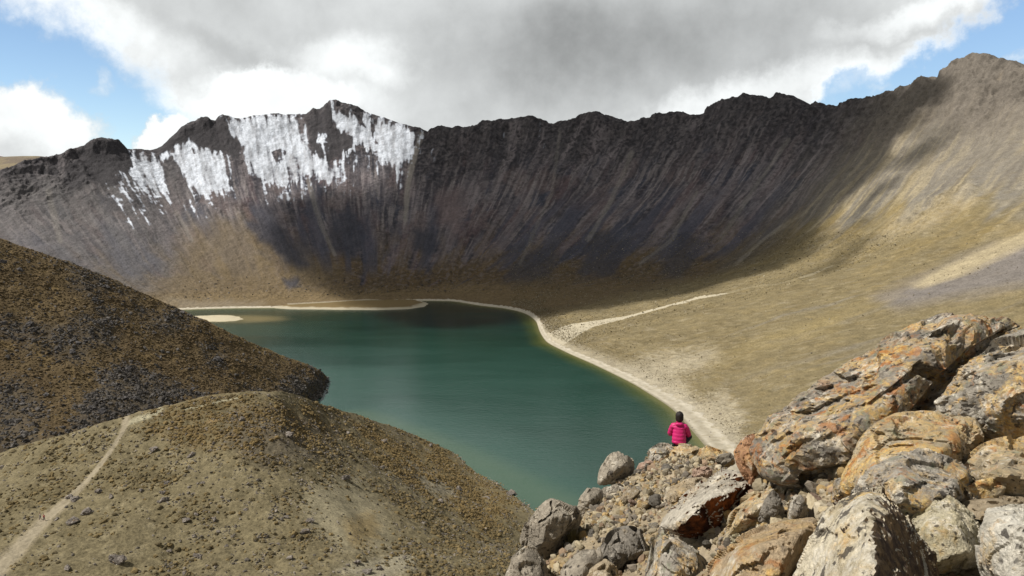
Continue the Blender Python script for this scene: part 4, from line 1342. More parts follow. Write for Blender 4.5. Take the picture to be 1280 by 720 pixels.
boulder('boulder', 'small grey brown boulder at the water edge below the rounded one', [(721, 636), (727, 619), (736, 609), (752, 610), (755, 622), (744, 640), (730, 645)], 14.8, .6, GREY, front=[(737, 626, .25)], sub=6, seed=38, dtop=.2, chunk=.6)
boulder('boulder', 'low grey stone slab just below the boulder outlined against the lake', [(742, 624), (756, 609), (774, 604), (786, 612), (778, 626), (756, 634)], 16.2, .7, GREY, sub=6, seed=39, dtop=.4)
boulder('boulder', 'brown wedge of rock in the tan rubble left of centre', [(741, 648), (750, 637), (765, 627), (776, 630), (772, 644), (755, 652)], 14.2, .5, TAN, front=[(757, 642, .2)], sub=6, seed=40, dtop=.2)
boulder('boulder', 'large fractured dark grey rock in the lower rubble', [(745, 700), (757, 672), (778, 659), (802, 664), (811, 688), (800, 715), (775, 728), (752, 722)], 10.4, .8, GREYD, front=[(770, 690, .35), (795, 690, .3)], sub=7, seed=41, dtop=.25, chunk=1.4, chamfer=17)
boulder('boulder', 'ribbed grey rock on the bottom edge, left of the tan topped one', [(692, 750), (704, 712), (726, 690), (746, 684), (757, 700), (748, 730), (735, 770), (700, 775)], 10.0, .8, GREY, front=[(722, 725, .35)], sub=6, seed=42, dtop=.25, chunk=1.2)
boulder('boulder', 'tan topped grey rock on the bottom edge of the photo', [(726, 750), (735, 718), (755, 699), (768, 709), (778, 730), (780, 770), (735, 775)], 9.4, .6, TAN, front=[(752, 730, .3)], sub=6, seed=43, dtop=.2)
boulder('boulder', 'grey ledge rock directly under the seated person', [(806, 582), (810, 564), (824, 556), (842, 556), (850, 566), (842, 584), (822, 594)], 19.6, 1.1, GREYLICH, front=[(822, 572, .3)], sub=6, seed=44, dtop=.5, chunk=1.2)
boulder('boulder', 'yellow crumbling rock forming the middle of the ledge under the person', [(836, 588), (838, 562), (852, 556.5), (868, 558), (882, 566), (880, 588), (858, 598)], 19.4, 1.1, OCHRE, front=[(858, 575, .35)], sub=6, seed=45, dtop=.5, chunk=1.5)
boulder('boulder', 'golden yellow crumbly rock right of the seated person', [(872, 572), (874, 561), (884, 556.5), (897, 564), (912, 566), (918, 578), (905, 586), (882, 584)], 18.6, .7, OCHRE, front=[(890, 572, .2)], sub=6, seed=46, dtop=.3, chunk=1.6)
boulder('boulder', 'pale grey chip of rock at the right end of the ledge', [(893, 576), (900, 567), (912, 565), (918, 572), (906, 580)], 17.2, .4, GREY, sub=5, seed=47, dtop=.1)
boulder('boulder', 'slanted tan and grey rock between the ledge and the long pale slab', [(830, 624), (838, 610), (858, 599), (876, 596), (890, 602), (870, 618), (850, 632), (836, 634)], 12.6, .7, TAN, front=[(855, 614, .3)], sub=6, seed=48, dtop=.4, chunk=.6)
boulder('boulder', 'pink block with a black shadow beneath it behind the long pale slab', [(865, 598), (867, 588), (876, 583), (888, 585), (891, 594), (884, 600), (872, 602)], 14.4, .4, PINK, front=[(878, 592, .15)], sub=6, seed=49, dtop=.1)
boulder('boulder', 'pale pinkish boulder on the left shoulder of the ledge', [(795, 589), (800, 579), (812, 575), (820, 580), (816, 590), (803, 594)], 18.6, .5, PINK, front=[(808, 584, .15)], sub=6, seed=50, dtop=.15)
boulder('boulder', 'small angular grey rock in the dark crevice under the largest outcrop', [(985, 648), (987, 625), (998, 618), (1008, 622), (1009, 648), (998, 655)], 6.9, .3, GREYLICH, front=[(997, 636, .12)], sub=6, seed=51)
boulder('boulder', 'small grey green upright stone right of the dark crevice', [(1041, 622), (1043, 600), (1054, 595), (1064, 602), (1064, 622), (1052, 628)], 6.4, .3, GREYLICH, front=[(1052, 612, .1)], sub=6, seed=52)
boulder('boulder', 'narrow grey rock fin left of the dark crevice', [(948, 650), (955, 628), (966, 612), (976, 622), (980, 645), (968, 656)], 7.6, .35, GREYD, front=[(966, 636, .15)], sub=6, seed=53)
boulder('boulder', 'round yellow cobble below the rust overhang', [(912, 676), (916, 668), (923, 667), (928, 673), (926, 681), (917, 682)], 8.3, .2, PALE, sub=5, seed=54)
boulder('boulder', 'ochre corner stone at the right edge below the yellow blocky rock', [(1206, 616), (1216, 600), (1240, 596), (1258, 606), (1252, 622), (1228, 628)], 5.4, .4, OCHRE, sub=6, seed=55)
print('boulders', time.time() - T0)

# ------------------------------------------------------------------ rocky ground of the viewpoint
GP = []
for a in [(650, 735, 11.6), (690, 700, 12.2), (705, 690, 12.6), (726, 642, 14.6), (740, 632, 15.4), (765, 606, 17.2), (712, 668, 13.2), (800, 600, 18.6), (830, 590, 19.6), (850, 562, 20.2), (870, 575, 19.6), (890, 586, 18.6), (912, 590, 17.4), (930, 600, 13), (760, 700, 11), (790, 640, 14), (800, 620, 16), (830, 640, 12.6), (810, 680, 10.8),
          (720, 745, 10.4), (800, 745, 8.9), (870, 700, 8.6), (930, 676, 8.2), (965, 662, 7.6), (1000, 655, 7.0), (1040, 635, 6.6), (900, 760, 6.3), (960, 770, 5.4), (1030, 690, 5.3), (1000, 800, 4.4), (1100, 690, 5.2), (1120, 800, 4.2), (1220, 720, 4.7), (1300, 690, 4.9), (1400, 800, 3.8),
          (1060, 610, 7.2), (1130, 600, 7.0), (1200, 560, 7.2), (1220, 620, 5.9), (1290, 630, 5.6), (1260, 520, 7.6), (1200, 520, 8.6), (1360, 480, 8), (1100, 520, 9.4), (1020, 560, 9.6), (960, 590, 9.7), (1160, 450, 10.2), (1260, 440, 10.4), (1400, 420, 10.5)]:
    GP.append(P(*a))
GP += [np.array(a, float) for a in [(0, 0, 118.3), (3, 0, 118.4), (-3, 0, 117.6), (-3, -6, 118.4), (6, -6, 118.9), (3, 3, 118.2), (6, 4, 118.4), (9, 6, 118.4), (12, 2, 118.8),
                                    (-.6, 9.5, 113.2), (-1.0, 12.5, 110.8), (-2.5, 8, 112.4), (-1.5, 4, 115.8), (-4, 12, 108.5), (-8, 6, 110), (-12, 12, 103), (.2, 15.5, 110.2), (1.0, 18.2, 109.2), (-1, 18, 106), (2.2, 21, 109.5), (4.4, 22.2, 110), (5.2, 20.5, 111), (6.2, 17, 112.6), (2, 24, 105), (4.5, 25, 105.5),
                                    (-4, 22, 101), (6.5, 20, 108.5), (5.5, 13, 115.0), (7.5, 12.5, 115.6), (9, 14, 113.5), (10, 18, 109), (14, 14, 113), (16, 22, 104), (0, 32, 98), (6, 32, 99), (14, 34, 96), (-12, 32, 92), (0, 50, 84), (20, 50, 84), (-30, 50, 78), (-40, 12, 96), (-40, -6, 108), (44, 20, 106), (44, -6, 117), (50, 50, 86), (0, 90, 58), (-50, 90, 54), (50, 90, 60), (0, 135, 20), (-60, 135, 30), (60, 135, 10)]]
GP = np.array(GP)


def rbf_fit(pts):
    A = np.linalg.norm(pts[:, None, :2] - pts[None, :, :2], axis=2)
    n = len(pts)
    M = np.zeros((n + 3, n + 3))
    M[:n, :n] = A - np.eye(n) * .06
    M[:n, n] = M[n, :n] = 1
    M[:n, n + 1:] = pts[:, :2]
    M[n + 1:, :n] = pts[:, :2].T
    w = np.linalg.solve(M, np.concatenate([pts[:, 2], [0, 0, 0]]))

    def f(X, Y):
        Z = w[n] + w[n + 1] * X + w[n + 2] * Y
        for k in range(n):
            Z = Z + w[k] * np.hypot(X - pts[k, 0], Y - pts[k, 1])
        return Z
    return f


gz = rbf_fit(GP)
gx = np.concatenate([np.linspace(-60, -4, 40, endpoint=False), np.linspace(-4, 9.5, 320, endpoint=False), np.linspace(9.5, 60, 40)])
gy = np.concatenate([np.linspace(-8, 2, 25, endpoint=False), np.linspace(2, 25, 480, endpoint=False), np.linspace(25, 140, 70)])
GX, GY = np.meshgrid(gx, gy)
GZ = gz(GX, GY)
Gg = v3(GX, GY, GZ)
nearm = (1 - ss(20, 34, GY))
GZ2 = GZ + nearm * (.16 * fbm(Gg / 1.4, 4, 501) + .07 * fbm(Gg / .35, 4, 502) + .03 * fbm(Gg / .11, 3, 504)) + (1 - nearm) * 1.0 * fbm(Gg / 6., 4, 503)
Gg = v3(GX, GY, GZ2)
gc = np.zeros(Gg.shape) + np.array([.30, .245, .165])
q1 = fbm(Gg / 1.2, 4, 511)
gc = mix(gc, (.36, .30, .215), ss(0, .5, q1))
gc = mix(gc, (.20, .165, .12), ss(.1, .6, -q1) * .8)
gc = mix(gc, (.33, .22, .085), .6 * ss(.1, .5, fbm(Gg / .8, 4, 512)))
gc *= (1 + .3 * fbm(Gg / .12, 3, 513))[..., None]
m_gnd = terrain_mat('tan gravel and dust', 14, 18, .05, .5)
tag(link('rocky_ground', new_mesh('rocky_ground', Gg.reshape(-1, 3), grid_faces(*GX.shape).reshape(-1, 4), gc.reshape(-1, 3)), m_gnd), 'tan gravelly ground under the boulders of the viewpoint', 'ground', kind='structure')
print('ground', time.time() - T0)

# ------------------------------------------------------------------ scattered stones
PROTO = {}


def stone_proto(k, sub, seed, flat=.7, **kw):
    key = (k, sub, seed)
    if key not in PROTO:
        r = np.random.default_rng(seed)
        pts = r.normal(size=(11, 3))
        pts /= np.linalg.norm(pts, axis=1)[:, None]
        pts *= np.array([1, r.uniform(.62, .95), flat * r.uniform(.75, 1.1)])
        V, Fc = rock_surface(pts, seed, sub, chamfer=5, rough=.8, **kw)
        PROTO[key] = (V, Fc)
    return PROTO[key]


def rand_rot(n, r, tilt=.5):
    a, b, c = r.uniform(0, 2 * math.pi, n), r.normal(0, tilt, n), r.normal(0, tilt, n)
    ca, sa, cb, sb, cc_, sc = np.cos(a), np.sin(a), np.cos(b), np.sin(b), np.cos(c), np.sin(c)
    Rz = np.zeros((n, 3, 3)); Rz[:, 0, 0] = ca; Rz[:, 0, 1] = -sa; Rz[:, 1, 0] = sa; Rz[:, 1, 1] = ca; Rz[:, 2, 2] = 1
    Ry = np.zeros((n, 3, 3)); Ry[:, 0, 0] = cb; Ry[:, 0, 2] = sb; Ry[:, 2, 0] = -sb; Ry[:, 2, 2] = cb; Ry[:, 1, 1] = 1
    Rx = np.zeros((n, 3, 3)); Rx[:, 1, 1] = cc_; Rx[:, 1, 2] = -sc; Rx[:, 2, 1] = sc; Rx[:, 2, 2] = cc_; Rx[:, 0, 0] = 1
    return Rz @ Ry @ Rx


def scatter(name, pos, size, protos, mat, cols, label, cat, seed, tilt=.5, smooth=False):
    """many small pieces nobody would count, as one mesh of kind stuff"""
    r = np.random.default_rng(seed)
    n = len(pos)
    which = r.integers(0, len(protos), n)
    Vs, Fs, Cs, base = [], [], [], 0
    for k, (V, Fc) in enumerate(protos):
        i = np.nonzero(which == k)[0]
        if not len(i):
            continue
        R = rand_rot(len(i), r, tilt)
        W = np.einsum('nij,vj->nvi', R, V) * size[i][:, None, None] * r.uniform(.8, 1.2, (len(i), 1, 3)) + pos[i][:, None, :]
        Vs.append(W.reshape(-1, 3))
        Fs.append((Fc[None] + (np.arange(len(i)) * len(V))[:, None, None] + base).reshape(-1, 3))
        Cs.append(np.repeat(cols[i], len(V), 0))
        base += len(i) * len(V)
    o = link(name, new_mesh(name, np.concatenate(Vs), np.concatenate(Fs), np.concatenate(Cs), smooth=smooth), mat)
    return tag(o, label, cat, kind='stuff')


def bits_mat(name, scale, bumpd):
    m, n = newmat(name)
    pos = n.n('ShaderNodeNewGeometry').outputs['Position']
    k = n.m('ADD', .6, n.m('MULTIPLY', n.noise(pos, scale, 4, .65), .8))
    cc_ = n.n('ShaderNodeCombineColor')
    for s in cc_.inputs:
        n.put(s, k)
    n.bsdf(n.mix(1.0, n.attr('Col'), cc_.outputs[0], 'MULTIPLY'), .95, n.bump(n.noise(pos, scale * 2, 4), .6, bumpd), spec=.12)
    return m


B_RUB = bits_mat('rubble chips', 18, .02)
B_SCREE = bits_mat('scree blocks', 1.2, .25)
B_GRASS = bits_mat('dry tussock grass', 5, .1)
small = [stone_proto('s', 2, 900 + k) for k in range(8)]
medium = [stone_proto('m', 3, 920 + k) for k in range(8)]
tiny = [stone_proto('t', 1, 940 + k) for k in range(6)]
palette = np.array([(.30, .255, .18), (.35, .295, .20), (.24, .205, .16), (.40, .35, .26), (.34, .24, .115), (.28, .20, .135), (.19, .165, .135), (.34, .28, .18)])


def rubble():
    r = np.random.default_rng(5)
    n = 90000
    x = r.uniform(-.6, 9, n)
    y = 2.6 + r.uniform(0, 1, n) ** .8 * 18.8
    z = gz(x, y)
    q = v3(x, y, z)
    a, b = proj(q)
    keep = (a > 600) & (a < 1330) & (b < 760) & (b > 380)
    q = q[keep]
    a, b = proj(q)
    hollow = np.maximum(polysd(a, b, [(945, 600), (1065, 590), (1075, 640), (1030, 662), (950, 672), (900, 690), (890, 670)]), np.maximum(polysd(a, b, [(1170, 610), (1290, 600), (1290, 650), (1215, 650)]), polysd(a, b, [(1150, 700), (1240, 700), (1240, 740), (1150, 740)]))) > 0
    pick = np.concatenate([np.nonzero(~hollow)[0][:15000], np.nonzero(hollow)[0][:5000]])
    q = q[pick]
    hollow = hollow[pick]
    n = len(q)
    D = q[:, 1]
    sz = np.clip(r.lognormal(-3.6, .6, n), .010, .10) * np.clip(D / 9, .55, 1.5) * np.where(hollow, 1.75, 1.0)
    q[:, 2] += .16 * fbm(q / 1.4, 4, 501) + .07 * fbm(q / .35, 4, 502) + sz * .25
    c = palette[r.integers(0, len(palette), n)] * r.uniform(.6, 1.15, (n, 1))
    scatter('rubble', q, sz, small, B_RUB, c, 'tan and grey broken stone filling the gaps between the boulders', 'rubble', 6, .8)


rubble()


def gsurf(q):
    q = q.copy()
    q[:, 2] = gz(q[:, 0], q[:, 1])
    q[:, 2] += .16 * fbm(q / 1.4, 4, 501) + .07 * fbm(q / .35, 4, 502)
    return q


def place(protoobj, first, loc, rot, scale, label, group, cat):
    o = protoobj if first else protoobj.copy()
    if not first:
        COL.objects.link(o)
    o.location = loc
    o.rotation_euler = rot
    o.scale = scale
    tag(o, label, cat, group)
    return o


def proto_objs(name, mats, n, sub, seed, flat=.75):
    out_ = []
    for k in range(n):
        V, Fc = stone_proto('p' + name, sub, seed + k, flat)
        out_.append([link(name, new_mesh(name, V, Fc, smooth=sub >= 5), mats[k % len(mats)]), True])
    return out_


def stones():
    """individual stones lying among the boulders"""
    r = np.random.default_rng(77)
    pr = proto_objs('stone', [GREY, TAN, OCHRE, GREYLICH, PINK, GREYD, TAN, GREY, PALE, OCHRE], 10, 5, 600)
    spots = []
    zones = [((700, 620), (830, 700), 46, 'pale stone loose in the tan rubble left of the long pale slab', 'loose stones in the rubble slope'),
             ((780, 585), (880, 640), 26, 'broken stone on the crumbly bank below the seated person', 'broken stones below the ledge'),
             ((955, 600), (1060, 660), 22, 'small stone in the dark hollow under the largest outcrop', 'stones in the hollow under the outcrop'),
             ((860, 660), (1000, 700), 16, 'yellowish stone wedged beside the broad ochre slab', 'stones beside the ochre slab')]
    for (a0, b0), (a1, b1), n, lab, grp in zones:
        k = 0
        tries = 0
        while k < n and tries < 5000:
            tries += 1
            x, y = r.uniform(-.2, 5), r.uniform(4.5, 21)
            q = np.array([[x, y, gz(np.array(x), np.array(y))]])
            a, b = proj(q)
            if not (a0 < a[0] < a1 and b0 < b[0] < b1):
                continue
            q = gsurf(q)[0]
            s = float(np.clip(r.lognormal(-2.35, .45), .05, .25)) * min(1.2, q[1] / 11)
            p_ = pr[r.integers(0, len(pr))]
            q[2] += s * .25
            place(p_[0], p_[1], q, r.uniform(-.5, .5, 3) + [0, 0, r.uniform(0, 6)], (s, s * r.uniform(.8, 1.2), s * r.uniform(.8, 1.1)), lab, grp, 'stone')
            p_[1] = False
            k += 1
    for p_ in pr:
        if p_[1]:
            bpy.data.objects.remove(p_[0])


stones()

# knoll rocks that can be told apart
KN = [(192, 563, 10, 'dark rock with a pale top high on the left of the knoll'), (204, 627, 13, 'dark blocky rock in mid knoll, largest of three in a row'), (205, 617, 9, 'dark rock just behind the blocky one in mid knoll'), (210, 605, 9, 'rearmost dark rock of the three in a row in mid knoll'),
      (177, 613, 8, 'lone dark rock between the footpath and the three in a row'), (95, 626, 12, 'pale grey rock of the pair beside the footpath'), (88, 622, 10, 'dark rock of the pair beside the footpath'), (89, 654, 14, 'long dark rock just right of the hikers'), (110, 641, 14, 'wide dark rock with pale chips right of the footpath'),
      (138, 622, 9, 'grey rock right of the footpath, above the wide dark one'), (123, 615, 9, 'small grey rock near the footpath bend'), (71, 650, 8, 'dark stone right beside the hikers'), (147, 703, 24, 'broad pale wedge of rock near the bottom of the knoll'), (247, 696, 11, 'dark round rock right of the broad pale wedge'),
      (381, 666, 13, 'dark rock with a pale side left of the bare sandy patch'), (387, 652, 12, 'flat grey rock at the edge of the bare sandy patch'), (362, 545, 13, 'dark brown rock near the crown of the knoll'), (303, 525, 9, 'grey rock on the crown of the knoll'), (238, 570, 11, 'blue grey rock below the dark gravel of the knoll'),
      (232, 652, 10, 'pale rock in the stony middle of the knoll'), (268, 650, 10, 'rounded pale rock right of the stony middle of the knoll'), (230, 718, 10, 'pale rock on the bottom edge of the knoll'), (85, 710, 10, 'dark rock on the sandy ground at the lower left'), (357, 648, 8, 'small dark rock above the bare sandy patch'),
      (431, 599, 14, 'black flat rock above the bare sandy patch'), (551, 628, 12, 'rounded grey rock on the lake side of the knoll'), (573, 613, 12, 'dark angular rock beside the pale stony patch'), (608, 624, 9, 'small dark rock low on the lake side of the knoll'), (638, 618, 11, 'dark rock nearest the shore at the knoll foot'),
      (480, 553, 11, 'grey rock on the upper lake side of the knoll'), (477, 586, 10, 'grey rock left of the pale stony patch'), (538, 558, 8, 'small rock on the skyline of the knoll against the lake'), (447, 704, 11, 'brown rock on the pale dusty patch at the bottom'), (476, 712, 10, 'grey rock right on the pale dusty patch at the bottom'),
      (458, 716, 12, 'rock at the bottom edge between the brown and grey ones'), (650, 605, 6, 'dark shore stone at the water line below the knoll'), (435, 542, 9, 'grey rock just below the crest where the lake begins'), (363, 698, 9, 'dark rock on the lower knoll below the sandy patch')]


def knoll_rocks():
    r = np.random.default_rng(31)
    pr = proto_objs('rock', [KNOLLROCK], 8, 4, 700)
    ok = (kV > .3) & (kV < 3.01)
    for x, y, s, lab in KN:
        q = nearest(kpx, kpy, KG, x, y, ok).copy()
        R = s * .62 * q[1] / F
        p_ = pr[r.integers(0, len(pr))]
        q[2] += R * .2
        place(p_[0], p_[1], q, (r.uniform(-.3, .3), r.uniform(-.3, .3), r.uniform(0, 6)), (R * 1.1, R, R * .8), lab, 'rocks on the knoll', 'rock')
        p_[1] = False
    for n, poly, lab, grp in ((26, [(180, 590), (330, 600), (360, 715), (160, 715)], 'small dark rock half sunk in the stony lower knoll', 'small rocks on the lower knoll'),
                              (26, [(430, 540), (520, 560), (640, 620), (600, 690), (520, 650)], 'small grey rock on the lake side of the knoll', 'small rocks on the lake side of the knoll'),
                              (20, [(200, 540), (280, 505), (400, 515), (420, 560), (300, 580)], 'small rock in the dark gravel near the crown of the knoll', 'small rocks near the crown of the knoll')):
        m = (polysd(kpx, kpy, poly) > 0) & ok & (pl > 1.3)
        idx = r.choice(np.nonzero(m.ravel())[0], n)
        for q in KV[idx]:
            q = q.copy()
            R = float(np.clip(r.lognormal(-.75, .3), .25, .8))
            p_ = pr[r.integers(0, len(pr))]
            q[2] += R * .2
            place(p_[0], p_[1], q, (r.uniform(-.3, .3), r.uniform(-.3, .3), r.uniform(0, 6)), (R * 1.1, R, R * .75), lab, grp, 'rock')
            p_[1] = False
    return ok


kok = knoll_rocks()


def knoll_cover():
    r = np.random.default_rng(41)
    a = np.linalg.norm(np.cross(np.diff(KG, axis=0)[:, :-1], np.diff(KG, axis=1)[:-1]), axis=2)
    frame = (kpx > -60) & (kpx < 760) & (kpy < 760) & kok & (pl > 1.15)
    w = (a * frame[:-1, :-1])
    sparse = ss(-20, 40, polysd(kpx, kpy, [(-80, 600), (160, 560), (240, 640), (120, 760), (-80, 760)]))
    wg = w * ((1 - .93 * flatp) * (1 - .6 * sparse) * (.15 + 1.3 * ss(-.35, .35, g1 + .7 * g2)) * (.35 + ss(-.2, .4, g1) + .8 * orange2 + .5 * orange))[:-1, :-1]
    idx = r.choice(w.size, 24000, p=(wg / wg.sum()).ravel())
    i, j = np.unravel_index(idx, w.shape)
    q = KG[i, j] + (KG[i + 1, j] - KG[i, j]) * r.uniform(0, 1, (len(i), 1)) + (KG[i, j + 1] - KG[i, j]) * r.uniform(0, 1, (len(i), 1))
    sz = np.clip(r.lognormal(-1.4, .48, len(q)), .09, .7)
    q[:, 2] += sz * .15
    c = np.where(r.uniform(0, 1, (len(q), 1)) < .55, np.array([[.155, .117, .056]]), np.array([[.105, .085, .047]])) * r.uniform(.7, 1.3, (len(q), 1))
    og = (orange + orange2)[i, j][:, None]
    c = c * (1 - .5 * og) + .5 * og * np.array([.165, .113, .046]) * r.uniform(.7, 1.25, (len(q), 1))
    rs = np.random.default_rng(3)
    tus = []
    for k in range(5):
        V, Fc = ico(2)
        V = V * (1 + rs.uniform(-.28, .28, (len(V), 1))) * np.array([1, 1, .72])
        tus.append((V, Fc))
    scatter('grass', q, sz, tus, B_GRASS, c, 'ochre tussocks of dry grass covering the knoll', 'grass', 42, .15)
    ws_ = w * ((1 - .8 * flatp) * (1 - .7 * sparse) * (.1 + 1.5 * ss(-.2, .4, g2 + .3 * g1)) * (.4 + .9 * greyz + ss(-.1, .5, g2) + .5 * pale))[:-1, :-1]
    idx = r.choice(w.size, 24000, p=(ws_ / ws_.sum()).ravel())
    i, j = np.unravel_index(idx, w.shape)
    q = KG[i, j] + (KG[i + 1, j] - KG[i, j]) * r.uniform(0, 1, (len(i), 1)) + (KG[i, j + 1] - KG[i, j]) * r.uniform(0, 1, (len(i), 1))
    sz = np.clip(r.lognormal(-1.75, .6, len(q)), .06, .75)
    q[:, 2] += sz * .2
    c = np.array([[.145, .128, .108]]) * r.uniform(.45, 1.6, (len(q), 1))
    scatter('scree', q, sz, small, B_SCREE, c, 'loose grey stones strewn over the knoll', 'scree', 43, .5)
    # stones of the knoll's shore line
    sh = (np.abs(KG[..., 2]) < 1.2) & (kpx > 420) & (kpx < 720) & (kV < 4)
    cand = KG[sh]
    q = cand[r.integers(0, len(cand), 900)] + r.normal(0, .7, (900, 3)) * [1, 1, .1]
    sz = np.clip(r.lognormal(-.95, .45, 900), .15, 1.1)
    c = np.array([[.24, .215, .18]]) * r.uniform(.45, 1.4, (900, 1))
    scatter('shore_gravel', q, sz, small, B_SCREE, c, 'stones along the water line under the knoll', 'gravel', 44, .5)


knoll_cover()


def hill_rocks():
    r = np.random.default_rng(51)
    ok = (hV > .95) & (hV < 3.02) & (hpx > -60)
    pr = proto_objs('boulder', [DARKHILL], 8, 4, 800)
    named = [(58, 494, 10, 'light grey boulder standing out on the lower left of the dark hill'), (272, 450, 17, 'large black boulder alone on the right part of the dark hill'), (23, 503, 12, 'grey boulder at the left edge low on the dark hill'), (80, 535, 9, 'pale boulder at the foot of the dark hill above the knoll'),
             (43, 541, 8, 'pale small boulder left of the other at the foot of the dark hill'), (4, 329, 13, 'blue grey boulder high at the left edge on the dark hill'), (25, 338, 10, 'dark boulder just right of the blue grey one at the left edge'), (400, 459, 6, 'dark boulder on the tip of the hill above the water')]
    for x, y, s, lab in named:
        q = nearest(hpx, hpy, HG, x, y, ok).copy()
        R = s * .6 * q[1] / F
        p_ = pr[r.integers(0, len(pr))]
        place(p_[0], p_[1], q, (r.uniform(-.3, .3), r.uniform(-.3, .3), r.uniform(0, 6)), (R * 1.1, R, R * .85), lab, 'boulders on the dark hill', 'boulder')
        p_[1] = False
    m = ok & (hd > .45) & (hV > 1.05)
    w = np.nonzero(m.ravel())[0]
    Hv = HG.reshape(-1, 3)
    for poly, n, lab in (([(-60, 300), (420, 300), (420, 440), (-60, 440)], 55, 'black boulder in the rock bands high on the dark hill'), ([(-60, 440), (250, 440), (250, 620), (-60, 620)], 60, 'black boulder in the scree field low on the dark hill'), ([(250, 440), (430, 440), (430, 520), (250, 520)], 30, 'grey boulder on the rocky tip of the dark hill')):
        mm = w[polysd(hpx.ravel()[w], hpy.ravel()[w], poly) > 0]
        for q in Hv[r.choice(mm, n)]:
            R = float(np.clip(r.lognormal(.35, .35), .8, 2.6))
            p_ = pr[r.integers(0, len(pr))]
            place(p_[0], p_[1], q, (r.uniform(-.4, .4), r.uniform(-.4, .4), r.uniform(0, 6)), (R * 1.1, R, R * .85), lab, lab.replace('boulder', 'boulders').replace('black ', '').replace('grey ', ''), 'boulder')
            p_[1] = False
    a = np.linalg.norm(np.cross(np.diff(HG, axis=0)[:, :-1], np.diff(HG, axis=1)[:-1]), axis=2)
    wgt = a * (ok * (.05 + hd ** 1.5 * (.15 + .85 * ss(-.25, .35, h2 + .6 * h3))))[:-1, :-1]
    idx = r.choice(a.size, 12000, p=(wgt / wgt.sum()).ravel())
    i, j = np.unravel_index(idx, a.shape)
    q = HG[i, j] + (HG[i + 1, j] - HG[i, j]) * r.uniform(0, 1, (len(i), 1)) + (HG[i, j + 1] - HG[i, j]) * r.uniform(0, 1, (len(i), 1))
    sz = np.clip(r.lognormal(-.35, .42, len(q)), .3, 1.9)
    c = np.array([[.075, .069, .064]]) * r.uniform(.4, 1.7, (len(q), 1))
    scatter('scree', q, sz, tiny + small[:3], B_SCREE, c, 'black scree streaming down the dark hill', 'scree', 52, .6)
    sh = (np.abs(HG[..., 2]) < 1.5) & (hpx > 375) & (hV < 3.6)
    cand = HG[sh]
    q = cand[r.integers(0, len(cand), 700)] + r.normal(0, .8, (700, 3)) * [1, 1, .15]
    sz = np.clip(r.lognormal(-.25, .4, 700), .35, 1.8)
    c = np.array([[.11, .10, .09]]) * r.uniform(.5, 1.6, (700, 1))
    scatter('shore_gravel', q, sz, small, B_SCREE, c, 'grey broken rock along the water at the tip of the dark hill', 'gravel', 54, .6)
    wgt = a * (ok * (1.1 - hd))[:-1, :-1]
    idx = r.choice(a.size, 14000, p=(wgt / wgt.sum()).ravel())
    i, j = np.unravel_index(idx, a.shape)
    q = HG[i, j] + (HG[i + 1, j] - HG[i, j]) * r.uniform(0, 1, (len(i), 1)) + (HG[i, j + 1] - HG[i, j]) * r.uniform(0, 1, (len(i), 1))
    sz = np.clip(r.lognormal(-.85, .35, len(q)), .2, 1.0)
    c = np.array([[.112, .082, .045]]) * r.uniform(.7, 1.2, (len(q), 1))
    V, Fc = ico(1)
    rs = np.random.default_rng(4)
    tus = [(V * (1 + rs.uniform(-.3, .3, (len(V), 1))) * np.array([1, 1, .6]), Fc) for k in range(5)]
    scatter('grass', q, sz, tus, B_GRASS, c, 'rusty brown tussocks on the dark hill', 'grass', 53, .15)


hill_rocks()


